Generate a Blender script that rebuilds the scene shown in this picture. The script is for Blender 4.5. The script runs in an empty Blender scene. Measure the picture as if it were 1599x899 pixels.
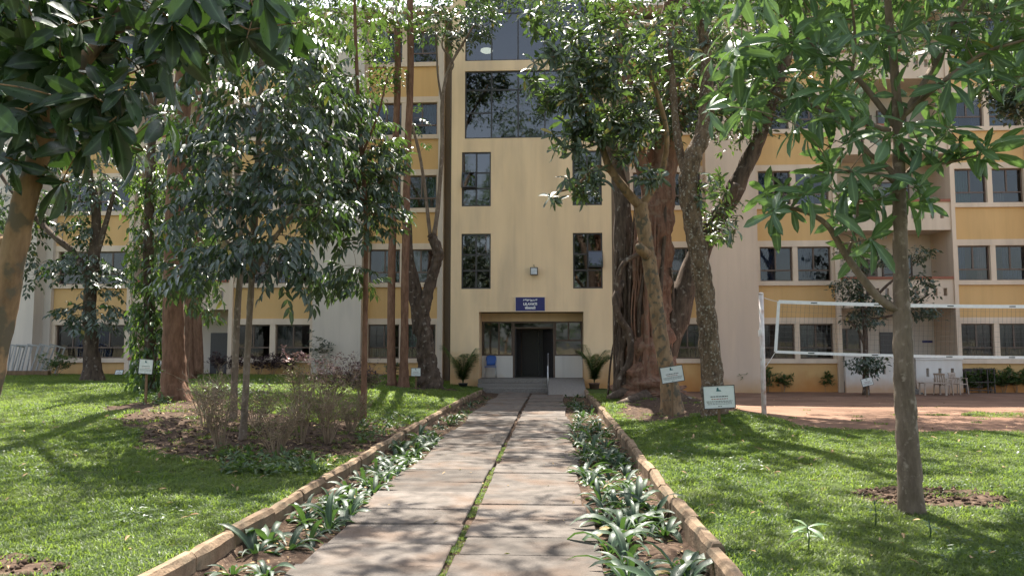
import bpy, bmesh, math, random
import numpy as np
from mathutils import Vector, Matrix
random.seed(7); rng = np.random.default_rng(11)
R = math.radians
scene = bpy.context.scene
col = scene.collection

# ------------------------------------------------------------------ camera, sky, sun, exposure
F_PX, W_PX, H_PX = 1180.0, 1599.0, 899.0
CAM_H, YAW, PITCH = 1.62, math.atan(63/1180.0), math.atan(90.5/1180.0)
cd = bpy.data.cameras.new('camera'); cam = bpy.data.objects.new('camera', cd); col.objects.link(cam)
cd.sensor_width = 36; cd.lens = F_PX/W_PX*36; cd.clip_start = .05; cd.clip_end = 3000
cam.location = (0, 0, CAM_H); cam.rotation_euler = (math.pi/2+PITCH, 0, YAW)
scene.camera = cam
SUN_EL, SUN_AZ = 59.0, -9.0            # azimuth measured from +Y (into the picture) towards +X
wd = bpy.data.worlds.new('World'); scene.world = wd; wd.use_nodes = True
nt = wd.node_tree; sky = nt.nodes.new('ShaderNodeTexSky'); sky.sky_type = 'NISHITA'; sky.sun_disc = False
sky.sun_elevation = R(SUN_EL); sky.sun_rotation = R(SUN_AZ); sky.air_density = 1.0; sky.dust_density = 2.5; sky.ozone_density = 1.0
nt.nodes['Background'].inputs[1].default_value = 0.115
hs = nt.nodes.new('ShaderNodeHueSaturation'); hs.inputs['Saturation'].default_value = .60      # hazy, whitish daylight
nt.links.new(sky.outputs[0], hs.inputs['Color']); nt.links.new(hs.outputs[0], nt.nodes['Background'].inputs[0])
sd = bpy.data.lights.new('sun', 'SUN'); sun = bpy.data.objects.new('sun', sd); col.objects.link(sun)
sd.energy = 5.0; sd.angle = R(.53); sd.color = (1, .94, .84)
_s = Vector((math.sin(R(SUN_AZ))*math.cos(R(SUN_EL)), math.cos(R(SUN_AZ))*math.cos(R(SUN_EL)), math.sin(R(SUN_EL))))
sun.rotation_euler = _s.to_track_quat('Z', 'Y').to_euler(); sun.location = _s*60
scene.view_settings.view_transform = 'Standard'; scene.view_settings.look = 'None'
scene.view_settings.exposure = 1.75; scene.view_settings.gamma = 1.0
scene.render.engine = 'CYCLES'
scene.cycles.max_bounces = 7; scene.cycles.diffuse_bounces = 4; scene.cycles.transparent_max_bounces = 12
scene.cycles.use_denoising = True

# ------------------------------------------------------------------ pixel -> place
_Rm = np.array(Matrix.Rotation(YAW, 3, 'Z') @ Matrix.Rotation(math.pi/2+PITCH, 3, 'X'))
def ray(px, py): return _Rm @ np.array([(px-799.5)/F_PX, (449.5-py)/F_PX, -1.0])
def at(px, py, Y):
    v = ray(px, py); return np.array([0, 0, CAM_H]) + v*(Y/v[1])
def gd(px, py, z=0.0):
    v = ray(px, py); return np.array([0, 0, CAM_H]) + v*((z-CAM_H)/v[2])
def project(P):
    q = (np.asarray(P, float)-np.array([0, 0, CAM_H])) @ _Rm
    z = -q[..., 2]; zz = np.maximum(z, .05)
    return 799.5+F_PX*q[..., 0]/zz, 449.5-F_PX*q[..., 1]/zz, z
def ss(a, b, x): t = np.clip((x-a)/(b-a), 0, 1); return t*t*(3-2*t)
def wob(x, y, f=1.0, s=0.0):
    return (np.sin(x*1.7*f+s)+np.sin(y*2.1*f+1.3+s)+np.sin((x+y)*3.1*f+2.1*s)*.7+np.sin((x-y*1.3)*5.3*f+.4+s)*.5)/3.2

# ------------------------------------------------------------------ ground levels and zones
KL, KR = -2.62, 1.20
def gz(x, y):
    x = np.asarray(x, float); y = np.asarray(y, float)
    zp = -0.10*ss(18, 28, y)
    left = zp + .10 + .38*ss(0, 4.6, KL-x)*ss(3, 15, y) + .02*wob(x, y, .5)
    right = .10 - .42*ss(13, 32, y)*ss(1.2, 6, x) + zp*(1-ss(1.2, 5, x)) \
        + .30*np.exp(-((x-2.9)/1.5)**2-((y-20.5)/3.2)**2) + .26*np.exp(-((x-3.3)/1.05)**2-((y-14.3)/1.6)**2) + .12*np.exp(-((x-3.0)/1.3)**2-((y-11.6)/1.8)**2)*ss(1.25, 2.2, x) + .02*wob(x, y, .6, 2)
    bed = zp - .05 + .015*wob(x, y, 2.2)
    return np.where(x < KL, left, np.where(x > KR, right, bed))
def gp(px, py):
    v = ray(px, py); o = np.array([0, 0, CAM_H]); lo = 2.0
    for t in np.arange(2, 45, .05):
        p = o+v*(t/v[1])
        if p[2] < gz(p[0], p[1]): return np.array([p[0], p[1], float(gz(p[0], p[1]))])
    return p
_e = lambda px, py, z, rx, ry: (gd(px, py, z)[0], gd(px, py, z)[1], rx, ry)
SOIL = [_e(400, 690, .22, 1.7, 1.5), _e(330, 665, .25, 1.5, 1.6), _e(500, 680, .2, 1.4, 2.2), _e(570, 665, .2, 1.0, 2.0),
        _e(270, 645, .3, 1.0, 1.5), (3.0, 19.5, 1.5, 3.6), (2.2, 16.8, .8, 2.0), _e(1455, 777, .10, .78, .55), _e(20, 890, .1, .45, .22),
        (-5.0, 25.6, .9, .9), (-3.9, 26.8, .8, .9)]
def zone(x, y):
    x = np.asarray(x, float); y = np.asarray(y, float)
    z = np.zeros(np.broadcast(x, y).shape, int)
    n = wob(x, y, 1.6)*.16 + wob(x, y, 4.5, 1)*.08
    for cx, cy, rx, ry in SOIL:
        z[(((x-cx)/rx)**2+((y-cy)/ry)**2) < 1+n*1.5] = 1
    z[(y > 31.2+n) & (x < KL)] = 1
    edge = 13.9 + .75*ss(5, 10, x)*0 + n*2.0
    z[(x > 4.3+n*1.2) & (y > edge)] = 2
    z[(x > 2.2) & (y > 24.5+n)] = 2
    z[(x > KL) & (x < KR)] = 1
    return z

# ------------------------------------------------------------------ material helpers
def new_mat(name):
    m = bpy.data.materials.new(name); m.use_nodes = True; n = m.node_tree.nodes; return m, n, m.node_tree.links, n['Principled BSDF']
def rgba(c): return (c[0], c[1], c[2], 1)
def noise_mat(name, c1, c2, rough=.8, scale=3.0, detail=6, c3=None, scale3=.6, bump=.0, bscale=60, spec=.3, amt3=(.45, .65), stretch=None, metal=0, stain=None, streak=0):
    m, n, l, b = new_mat(name)
    geo = n.new('ShaderNodeNewGeometry'); vec = geo.outputs['Position']
    if stretch:
        mp = n.new('ShaderNodeMapping'); mp.inputs['Scale'].default_value = stretch; l.new(vec, mp.inputs[0]); vec = mp.outputs[0]
    t = n.new('ShaderNodeTexNoise'); t.inputs['Scale'].default_value = scale; t.inputs['Detail'].default_value = detail; l.new(vec, t.inputs['Vector'])
    r = n.new('ShaderNodeValToRGB'); r.color_ramp.elements[0].position = .32; r.color_ramp.elements[1].position = .68
    r.color_ramp.elements[0].color = rgba(c1); r.color_ramp.elements[1].color = rgba(c2); l.new(t.outputs[0], r.inputs[0])
    out = r.outputs[0]
    if c3:
        t3 = n.new('ShaderNodeTexNoise'); t3.inputs['Scale'].default_value = scale3; t3.inputs['Detail'].default_value = 5; l.new(vec, t3.inputs['Vector'])
        r3 = n.new('ShaderNodeMapRange'); r3.inputs[1].default_value = amt3[0]; r3.inputs[2].default_value = amt3[1]; l.new(t3.outputs[0], r3.inputs[0])
        mx = n.new('ShaderNodeMix'); mx.data_type = 'RGBA'; l.new(r3.outputs[0], mx.inputs[0]); l.new(out, mx.inputs[6]); mx.inputs[7].default_value = rgba(c3); out = mx.outputs[2]
    if streak:                                    # rain runs down the plaster
        ms_ = n.new('ShaderNodeMapping'); ms_.inputs['Scale'].default_value = (5.5, 5.5, .22); l.new(geo.outputs['Position'], ms_.inputs[0])
        ts = n.new('ShaderNodeTexNoise'); ts.inputs['Scale'].default_value = 1.0; ts.inputs['Detail'].default_value = 5; l.new(ms_.outputs[0], ts.inputs['Vector'])
        rs = n.new('ShaderNodeMapRange'); rs.inputs[1].default_value = .52; rs.inputs[2].default_value = .80; rs.inputs[4].default_value = streak; l.new(ts.outputs[0], rs.inputs[0])
        mx = n.new('ShaderNodeMix'); mx.data_type = 'RGBA'; mx.blend_type = 'MULTIPLY'; l.new(rs.outputs[0], mx.inputs[0]); l.new(out, mx.inputs[6]); mx.inputs[7].default_value = (.50, .46, .42, 1); out = mx.outputs[2]
    if stain:                                     # soil splashed up the foot of the wall: colour, height, ground level
        sc, h, z0 = stain
        sx = n.new('ShaderNodeSeparateXYZ'); l.new(geo.outputs['Position'], sx.inputs[0])
        tn = n.new('ShaderNodeTexNoise'); tn.inputs['Scale'].default_value = 1.6; tn.inputs['Detail'].default_value = 6; l.new(geo.outputs['Position'], tn.inputs['Vector'])
        ad = n.new('ShaderNodeMath'); ad.operation = 'MULTIPLY_ADD'; ad.inputs[1].default_value = -h*1.4; l.new(tn.outputs[0], ad.inputs[0]); l.new(sx.outputs['Z'], ad.inputs[2])
        mr = n.new('ShaderNodeMapRange'); mr.inputs[1].default_value = z0-.7*h; mr.inputs[2].default_value = z0+h*.45; mr.inputs[3].default_value = .85; mr.inputs[4].default_value = 0; l.new(ad.outputs[0], mr.inputs[0])
        mx = n.new('ShaderNodeMix'); mx.data_type = 'RGBA'; l.new(mr.outputs[0], mx.inputs[0]); l.new(out, mx.inputs[6]); mx.inputs[7].default_value = rgba(sc); out = mx.outputs[2]
    l.new(out, b.inputs['Base Color']); b.inputs['Roughness'].default_value = rough; b.inputs['Specular IOR Level'].default_value = spec; b.inputs['Metallic'].default_value = metal
    if bump:
        tb = n.new('ShaderNodeTexNoise'); tb.inputs['Scale'].default_value = bscale; tb.inputs['Detail'].default_value = 8; l.new(vec, tb.inputs['Vector'])
        bp = n.new('ShaderNodeBump'); bp.inputs['Strength'].default_value = bump; bp.inputs['Distance'].default_value = .02; l.new(tb.outputs[0], bp.inputs['Height']); l.new(bp.outputs[0], b.inputs['Normal'])
    return m
def wall_mat(name, c, c2=None, **k):
    c2 = c2 or tuple(v*.88 for v in c)
    k.setdefault('rough', .9); k.setdefault('streak', .16); k.setdefault('spec', .15); k.setdefault('c3', tuple(v*.72 for v in c)); k.setdefault('amt3', (.5, .8)); k.setdefault('scale3', 1.1)
    k.setdefault('stretch', (1, 1, .22))
    return noise_mat(name, c2, c, scale=1.3, bump=.12, bscale=35, **k)
def leaf_mat(name, dark, light, trans=(.25, .42, .05), tf=.3, rough=.42, spec=.5, old=(.42, .30, .05)):
    m, n, l, b = new_mat(name)
    a = n.new('ShaderNodeAttribute'); a.attribute_name = 'tint'
    r = n.new('ShaderNodeValToRGB'); e = r.color_ramp.elements
    e[0].position = 0; e[0].color = rgba(dark); e[1].position = .9; e[1].color = rgba(light)
    x = e.new(.965); x.color = rgba(light); x = e.new(.98); x.color = rgba(old)
    l.new(a.outputs['Fac'], r.inputs[0])
    ra = n.new('ShaderNodeAttribute'); ra.attribute_name = 'rib'; pw = n.new('ShaderNodeMath'); pw.operation = 'POWER'; pw.inputs[1].default_value = 9; l.new(ra.outputs['Fac'], pw.inputs[0])
    mr_ = n.new('ShaderNodeMix'); mr_.data_type = 'RGBA'; l.new(pw.outputs[0], mr_.inputs[0]); l.new(r.outputs[0], mr_.inputs[6]); mr_.inputs[7].default_value = rgba(tuple(min(.5, v*1.9+.03) for v in light)); l.new(mr_.outputs[2], b.inputs['Base Color'])
    geo = n.new('ShaderNodeNewGeometry'); dn = n.new('ShaderNodeTexNoise'); dn.inputs['Scale'].default_value = 22; dn.inputs['Detail'].default_value = 4; l.new(geo.outputs['Position'], dn.inputs['Vector'])
    dr = n.new('ShaderNodeMapRange'); dr.inputs[1].default_value = .35; dr.inputs[2].default_value = .7; dr.inputs[3].default_value = max(.1, rough-.10); dr.inputs[4].default_value = min(1, rough+.22); l.new(dn.outputs[0], dr.inputs[0]); l.new(dr.outputs[0], b.inputs['Roughness'])
    b.inputs['Roughness'].default_value = rough; b.inputs['Specular IOR Level'].default_value = spec
    t = n.new('ShaderNodeBsdfTranslucent'); mc = n.new('ShaderNodeMix'); mc.data_type = 'RGBA'; mc.inputs[0].default_value = .25
    mc.inputs[6].default_value = rgba(trans); l.new(r.outputs[0], mc.inputs[7]); l.new(mc.outputs[2], t.inputs['Color'])
    ms = n.new('ShaderNodeMixShader'); ms.inputs[0].default_value = tf; l.new(b.outputs[0], ms.inputs[1]); l.new(t.outputs[0], ms.inputs[2])
    l.new(ms.outputs[0], n['Material Output'].inputs[0])
    return m
def bark_mat(name, c1, c2, c3=None, vs=9, stretch=(1, 1, .28), bump=.7, amt3=(.52, .6), s3=7, rough=.9):
    m, n, l, b = new_mat(name)
    geo = n.new('ShaderNodeNewGeometry'); mp = n.new('ShaderNodeMapping'); mp.inputs['Scale'].default_value = stretch; l.new(geo.outputs['Position'], mp.inputs[0])
    t = n.new('ShaderNodeTexNoise'); t.inputs['Scale'].default_value = vs; t.inputs['Detail'].default_value = 9; t.inputs['Roughness'].default_value = .65; l.new(mp.outputs[0], t.inputs['Vector'])
    r = n.new('ShaderNodeValToRGB'); r.color_ramp.elements[0].position = .34; r.color_ramp.elements[1].position = .66
    r.color_ramp.elements[0].color = rgba(c1); r.color_ramp.elements[1].color = rgba(c2); l.new(t.outputs[0], r.inputs[0]); out = r.outputs[0]
    if c3:
        t3 = n.new('ShaderNodeTexNoise'); t3.inputs['Scale'].default_value = s3; t3.inputs['Detail'].default_value = 6; l.new(geo.outputs['Position'], t3.inputs['Vector'])
        r3 = n.new('ShaderNodeMapRange'); r3.inputs[1].default_value = amt3[0]; r3.inputs[2].default_value = amt3[1]; l.new(t3.outputs[0], r3.inputs[0])
        mx = n.new('ShaderNodeMix'); mx.data_type = 'RGBA'; l.new(r3.outputs[0], mx.inputs[0]); l.new(out, mx.inputs[6]); mx.inputs[7].default_value = rgba(c3); out = mx.outputs[2]
    l.new(out, b.inputs['Base Color']); b.inputs['Roughness'].default_value = rough; b.inputs['Specular IOR Level'].default_value = .2
    bp = n.new('ShaderNodeBump'); bp.inputs['Strength'].default_value = bump; bp.inputs['Distance'].default_value = .03; l.new(t.outputs[0], bp.inputs['Height']); l.new(bp.outputs[0], b.inputs['Normal'])
    return m
def glass_mat(name, tint, ior, extra=0.0):
    m, n, l, b = new_mat(name); n.remove(b)
    tr = n.new('ShaderNodeBsdfTransparent'); tr.inputs[0].default_value = rgba(tint)
    gl = n.new('ShaderNodeBsdfGlossy'); gl.inputs['Roughness'].default_value = .03
    geo = n.new('ShaderNodeNewGeometry'); tx = n.new('ShaderNodeTexNoise'); tx.inputs['Scale'].default_value = .9; l.new(geo.outputs['Position'], tx.inputs['Vector'])
    bp = n.new('ShaderNodeBump'); bp.inputs['Strength'].default_value = .06; bp.inputs['Distance'].default_value = .05; l.new(tx.outputs[0], bp.inputs['Height']); l.new(bp.outputs[0], gl.inputs['Normal'])
    fr = n.new('ShaderNodeFresnel'); fr.inputs[0].default_value = ior
    mx = n.new('ShaderNodeMixShader'); l.new(fr.outputs[0], mx.inputs[0]); l.new(tr.outputs[0], mx.inputs[1]); l.new(gl.outputs[0], mx.inputs[2])
    l.new(mx.outputs[0], n['Material Output'].inputs[0]); return m
def plain(name, c, rough=.5, metal=0, spec=.5, var=.12, emit=None):
    m = noise_mat(name, tuple(v*(1-var) for v in c), tuple(min(1, v*(1+var)) for v in c), rough=rough, scale=14, metal=metal, spec=spec, bump=.05, bscale=90)
    if emit:
        b = m.node_tree.nodes['Principled BSDF']; b.inputs['Emission Color'].default_value = rgba(emit[0]); b.inputs['Emission Strength'].default_value = emit[1]
    return m
M = {}
M['tower'] = wall_mat('tower_plaster', (.88, .66, .41), stain=((.58, .28, .09), 1.3, -.1), c3=(.60, .46, .31), amt3=(.48, .82))
M['cream'] = wall_mat('cream_plaster', (.74, .60, .46))
M['yellow'] = wall_mat('yellow_plaster', (.68, .44, .20), (.64, .405, .175), c3=(.56, .36, .165), stain=((.48, .20, .06), .8, -.3))
M['pink'] = wall_mat('pinkish_plaster', (.70, .55, .42), c3=(.58, .46, .37), stain=((.52, .32, .16), .6, -.3))
M['palegrey'] = wall_mat('pale_grey_plaster', (.66, .58, .49), c3=(.52, .46, .40))
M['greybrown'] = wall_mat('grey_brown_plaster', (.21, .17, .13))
M['white'] = wall_mat('white_plaster', (.74, .71, .66), c3=(.62, .54, .46), stain=((.55, .33, .18), .5, -.2))
M['coping'] = wall_mat('red_coping', (.36, .15, .10))
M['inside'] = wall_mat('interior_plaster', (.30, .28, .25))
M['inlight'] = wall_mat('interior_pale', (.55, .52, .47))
M['frame'] = plain('brown_aluminium', (.12, .080, .058), .45, 0, .5)
M['dframe'] = plain('dark_aluminium', (.045, .042, .042), .4)
M['glass'] = glass_mat('window_glass', (.64, .67, .68), 1.52)
M['tglass'] = glass_mat('tinted_glass', (.30, .34, .36), 2.05)
for k, c in dict(teal=(.13, .27, .30), grey=(.34, .32, .31), mauve=(.36, .25, .23), blue=(.07, .13, .30), pale=(.72, .70, .66), green=(.10, .26, .18)).items():
    M['cur_'+k] = noise_mat('curtain_'+k, tuple(v*.8 for v in c), c, rough=.95, scale=6, spec=.1)
M['screen'] = plain('fly_screen', (.17, .135, .12), .8, spec=.2)
M['screen_dark'] = plain('dark_fly_screen', (.05, .042, .04), .8, spec=.2)
M['step'] = noise_mat('granite_step', (.15, .135, .12), (.25, .225, .20), rough=.75, scale=30, bump=.1, bscale=60)
M['slab'] = noise_mat('path_concrete', (.085, .074, .065), (.155, .134, .117), rough=.92, scale=5, c3=(.135, .092, .066), scale3=1.7, amt3=(.48, .78), bump=.6, bscale=45, spec=.15)
def per_object(m, lo, hi):
    n = m.node_tree.nodes; l = m.node_tree.links; b = n['Principled BSDF']; src = b.inputs['Base Color'].links[0].from_socket; oi = n.new('ShaderNodeObjectInfo'); mr = n.new('ShaderNodeMapRange'); mr.inputs[3].default_value = lo; mr.inputs[4].default_value = hi
    l.new(oi.outputs['Random'], mr.inputs[0]); vm = n.new('ShaderNodeVectorMath'); vm.operation = 'SCALE'; l.new(src, vm.inputs[0]); l.new(mr.outputs[0], vm.inputs['Scale']); l.new(vm.outputs[0], b.inputs['Base Color'])
per_object(M['slab'], .72, 1.18)
M['kerb'] = noise_mat('kerb_stone', (.17, .115, .075), (.31, .225, .15), rough=.92, scale=6, c3=(.16, .13, .09), scale3=5, amt3=(.52, .70), bump=.5, bscale=40, spec=.15)
per_object(M['kerb'], .75, 1.15)
M['soil'] = noise_mat('bed_soil', (.042, .028, .021), (.110, .074, .052), rough=1, scale=12, c3=(.20, .15, .11), scale3=26, amt3=(.60, .70), bump=.9, bscale=30, spec=.1)
M['court'] = noise_mat('court_dirt', (.185, .108, .072), (.265, .165, .115), rough=1, scale=1.2, c3=(.15, .092, .064), scale3=.35, bump=.5, bscale=25, spec=.1)
M['turf'] = noise_mat('turf_soil', (.045, .060, .018), (.075, .105, .028), rough=1, scale=9, c3=(.12, .09, .04), scale3=3, amt3=(.58, .72), bump=.6, bscale=60, spec=.1)
M['far'] = noise_mat('far_ground', (.10, .09, .05), (.16, .13, .08), rough=1, scale=.2)
M['steel'] = plain('galvanised_steel', (.45, .45, .45), .35, .8)
M['wornsteel'] = plain('worn_grey_paint', (.34, .335, .32), .6)
M['darksteel'] = plain('dark_steel', (.05, .04, .035), .5, .3)
M['polewhite'] = noise_mat('worn_white_paint', (.62, .52, .48), (.80, .76, .72), rough=.6, scale=6, c3=(.45, .26, .16), scale3=4, amt3=(.56, .70))
M['tape'] = plain('net_tape', (.78, .77, .75), .7, var=.06)
M['cord'] = plain('net_cord', (.10, .10, .09), .8)
M['navy'] = plain('navy_enamel', (.016, .018, .13), .35, var=.08)
M['white_paint'] = plain('white_lettering', (.80, .80, .80), .5, var=.03)
M['board'] = plain('sign_board_white', (.70, .72, .68), .4, var=.04)
M['ink'] = plain('sign_ink', (.05, .06, .06), .7)
M['inkred'] = plain('sign_ink_red', (.35, .10, .07), .7)
M['teal'] = plain('sign_teal', (.03, .13, .13), .7)
M['wood'] = noise_mat('rough_wood', (.12, .075, .04), (.24, .15, .085), rough=.9, scale=8, stretch=(1, 1, .15), bump=.3)
M['bluechair'] = plain('blue_plastic', (.035, .12, .42), .4, var=.06)
M['beige'] = plain('beige_plastic', (.42, .33, .26), .5, var=.08)
M['pot'] = plain('dark_pot', (.035, .034, .034), .6)
M['terracotta'] = plain('brown_pot', (.16, .09, .06), .8)
M['lens'] = plain('lamp_lens', (.55, .58, .60), .15)
M['lampglow'] = plain('lit_lamp', (.9, .8, .6), .5, emit=((1, .86, .62), 2.0))
M['litter'] = leaf_mat('fallen_leaf', (.16, .085, .04), (.40, .27, .15), tf=.1, rough=.9, spec=.2)
M['grass'] = leaf_mat('grass_blade', (.026, .060, .014), (.082, .138, .034), trans=(.34, .48, .06), tf=.42, rough=.5, spec=.35, old=(.33, .28, .12))
M['strap'] = leaf_mat('strap_leaf', (.014, .033, .018), (.042, .076, .038), trans=(.13, .26, .04), tf=.20, rough=.48, spec=.40, old=(.24, .17, .06))
M['lf_near'] = leaf_mat('broad_leaf_dark', (.012, .026, .012), (.030, .060, .022), trans=(.12, .26, .03), tf=.10, rough=.36)
M['lf_green'] = leaf_mat('broad_leaf_green', (.038, .084, .038), (.095, .160, .066), trans=(.21, .37, .07), tf=.24, rough=.40)
M['lf_droop'] = leaf_mat('drooping_leaf', (.021, .034, .025), (.056, .080, .050), trans=(.14, .28, .04), tf=.14, rough=.42, spec=.8)
M['lf_silver'] = leaf_mat('silvery_leaf', (.020, .036, .020), (.050, .075, .038), trans=(.20, .36, .05), tf=.18, rough=.47, spec=1.0)
M['lf_canopy'] = leaf_mat('canopy_leaf', (.020, .042, .016), (.058, .098, .032), trans=(.24, .40, .05), tf=.26, rough=.42)
M['lf_dry'] = leaf_mat('sparse_shrub_leaf', (.07, .075, .03), (.20, .17, .08), tf=.25, rough=.6)
M['lf_purple'] = leaf_mat('purplish_leaf', (.030, .022, .024), (.085, .055, .058), trans=(.2, .12, .12), tf=.15, rough=.75, spec=.2)
M['petal'] = leaf_mat('pink_petal', (.36, .17, .16), (.52, .31, .28), trans=(.5, .28, .26), tf=.3, old=(.6, .3, .3))
M['bk_red'] = bark_mat('reddish_bark', (.115, .060, .038), (.235, .130, .084), vs=11)
M['bk_pale'] = bark_mat('pale_smooth_bark', (.15, .095, .055), (.33, .22, .125), (.12, .10, .07), bump=.4)
M['bk_dark'] = bark_mat('dark_bark', (.045, .032, .024), (.135, .096, .070), (.22, .185, .15), amt3=(.60, .68))
M['bk_grey'] = bark_mat('grey_brown_bark', (.11, .082, .060), (.235, .180, .135), (.29, .235, .185), amt3=(.58, .7), s3=14, bump=.4)
M['bk_lichen'] = bark_mat('rough_lichen_bark', (.055, .038, .025), (.20, .135, .085), (.30, .27, .22), vs=12, stretch=(1, 1, .4), bump=1.2, amt3=(.56, .66), s3=22)
M['bk_fig'] = bark_mat('fig_bark', (.095, .051, .035), (.26, .140, .092), (.20, .127, .088), vs=7, stretch=(1, 1, .12), bump=.9)
M['bk_twig'] = bark_mat('dry_twig', (.17, .12, .08), (.36, .27, .185))

# ------------------------------------------------------------------ mesh helpers
class MB:
    def __init__(s): s.v = []; s.f = []
    def add(s, vs, fs):
        o = len(s.v); s.v += [tuple(float(c) for c in v) for v in vs]; s.f += [tuple(i+o for i in f) for f in fs]; return s
    def box(s, x0, x1, y0, y1, z0, z1):
        return s.add([(x, y, z) for z in (z0, z1) for y in (y0, y1) for x in (x0, x1)],
                     [(0, 2, 3, 1), (4, 5, 7, 6), (0, 1, 5, 4), (2, 6, 7, 3), (0, 4, 6, 2), (1, 3, 7, 5)])
    def cbox(s, c, h, rot=None):
        vs = [Vector((x*h[0], y*h[1], z*h[2])) for z in (-1, 1) for y in (-1, 1) for x in (-1, 1)]
        if rot is not None: vs = [rot @ v for v in vs]
        return s.add([v+Vector(c) for v in vs], [(0, 2, 3, 1), (4, 5, 7, 6), (0, 1, 5, 4), (2, 6, 7, 3), (0, 4, 6, 2), (1, 3, 7, 5)])
    def tube(s, pts, rad, n=8, lump=0.0, cap=True, seed=0, rough=0.0):
        P = np.asarray(pts, float); m = len(P); rad = np.broadcast_to(np.asarray(rad, float), (m,))
        T = np.gradient(P, axis=0); T /= np.linalg.norm(T, axis=1)[:, None]+1e-9
        up = np.array([1, 0, 0]) if abs(T[0][0]) < .8 else np.array([0, 1, 0])
        U = np.cross(T[0], up); U /= np.linalg.norm(U); o = len(s.v); an = np.arange(n)*2*math.pi/n
        for i in range(m):
            U = U-T[i]*np.dot(U, T[i]); U /= np.linalg.norm(U)+1e-9; V = np.cross(T[i], U)
            rr = rad[i]*(1+lump*(np.sin(an*3+i*.7+seed)*.5+np.sin(an*2-i*1.1+seed*2)*.5+np.sin(an*5+i*2.3+seed)*.3))
            if rough: rr = rr*(1+rng.normal(0, rough, n))
            ring = P[i]+np.outer(np.cos(an)*rr, U)+np.outer(np.sin(an)*rr, V)
            s.v += [tuple(r) for r in ring.tolist()]
        for i in range(m-1):
            for k in range(n):
                a = o+i*n+k; b = o+i*n+(k+1) % n; s.f.append((a, b, b+n, a+n))
        if cap: s.f.append(tuple(o+k for k in range(n))[::-1]); s.f.append(tuple(o+(m-1)*n+k for k in range(n)))
        return s
    def lathe(s, prof, n=16, c=(0, 0, 0)):
        o = len(s.v)
        for r, z in prof:
            for k in range(n):
                a = 2*math.pi*k/n; s.v.append((c[0]+r*math.cos(a), c[1]+r*math.sin(a), c[2]+z))
        for i in range(len(prof)-1):
            for k in range(n):
                a = o+i*n+k; b = o+i*n+(k+1) % n; s.f.append((a, b, b+n, a+n))
        s.f.append(tuple(o+k for k in range(n))[::-1]); s.f.append(tuple(o+(len(prof)-1)*n+k for k in range(n)))
        return s
    def mesh(s, name, mat, smooth=False):
        me = bpy.data.meshes.new(name); me.from_pydata(s.v, [], s.f); me.materials.append(mat)
        if smooth: me.polygons.foreach_set('use_smooth', [True]*len(me.polygons))
        me.update(); return me
    def build(s, name, mat, parent=None, smooth=False, bevel=0):
        me = s.mesh(name, mat, smooth)
        if bevel:
            bm = bmesh.new(); bm.from_mesh(me); bmesh.ops.bevel(bm, geom=bm.edges[:], offset=bevel, segments=1, affect='EDGES'); bm.to_mesh(me); bm.free()
        return link(name, me, parent)
def link(name, data, parent=None, loc=None, rotz=None, mat4=None):
    o = bpy.data.objects.new(name, data); col.objects.link(o)
    if mat4 is not None: o.matrix_basis = mat4
    if loc is not None: o.location = [float(c) for c in loc]
    if rotz is not None: o.rotation_euler = (0, 0, rotz)
    if parent is not None:
        o.parent = parent
        if data is not None and loc is None and mat4 is None: o.matrix_parent_inverse = world_of(parent).inverted()
    return o
def world_of(o):
    m = o.matrix_basis.copy()
    if o.parent: m = world_of(o.parent) @ o.matrix_parent_inverse @ m
    return m
def tag(o, label=None, cat=None, group=None, kind=None):
    if label: o['label'] = label
    if cat: o['category'] = cat
    if group: o['group'] = group
    if kind: o['kind'] = kind
    return o
def thing(name, loc, label, cat, group=None, rotz=0):
    return tag(link(name, None, None, loc, rotz), label, cat, group)
def part_world(o, mat4, parent):          # place an object given its world matrix under a parent
    o.matrix_basis = mat4; o.parent = parent; o.matrix_parent_inverse = world_of(parent).inverted(); return o
def copy_tree(o, parent=None):
    c = o.copy(); col.objects.link(c)
    if parent: c.parent = parent; c.matrix_parent_inverse = o.matrix_parent_inverse.copy()
    for ch in [x for x in bpy.data.objects if x.parent == o]: copy_tree(ch, c)
    return c
def np_mesh(name, V, Fc, mat, tint=None, smooth=False, rib=None):
    """V (n,3), Fc (m,k) all faces with k corners"""
    me = bpy.data.meshes.new(name); V = np.ascontiguousarray(V, np.float32); Fc = np.ascontiguousarray(Fc, np.int32); k = Fc.shape[1]
    me.vertices.add(len(V)); me.vertices.foreach_set('co', V.ravel())
    me.loops.add(Fc.size); me.loops.foreach_set('vertex_index', Fc.ravel())
    me.polygons.add(len(Fc)); me.polygons.foreach_set('loop_start', np.arange(len(Fc), dtype=np.int32)*k)
    if smooth: me.polygons.foreach_set('use_smooth', np.ones(len(Fc), bool))
    if tint is not None:
        a = me.attributes.new('tint', 'FLOAT', 'POINT'); a.data.foreach_set('value', np.ascontiguousarray(tint, np.float32))
    if rib is not None:
        a = me.attributes.new('rib', 'FLOAT', 'POINT'); a.data.foreach_set('value', np.ascontiguousarray(rib, np.float32))
    me.materials.append(mat); me.update(calc_edges=True); return me

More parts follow.
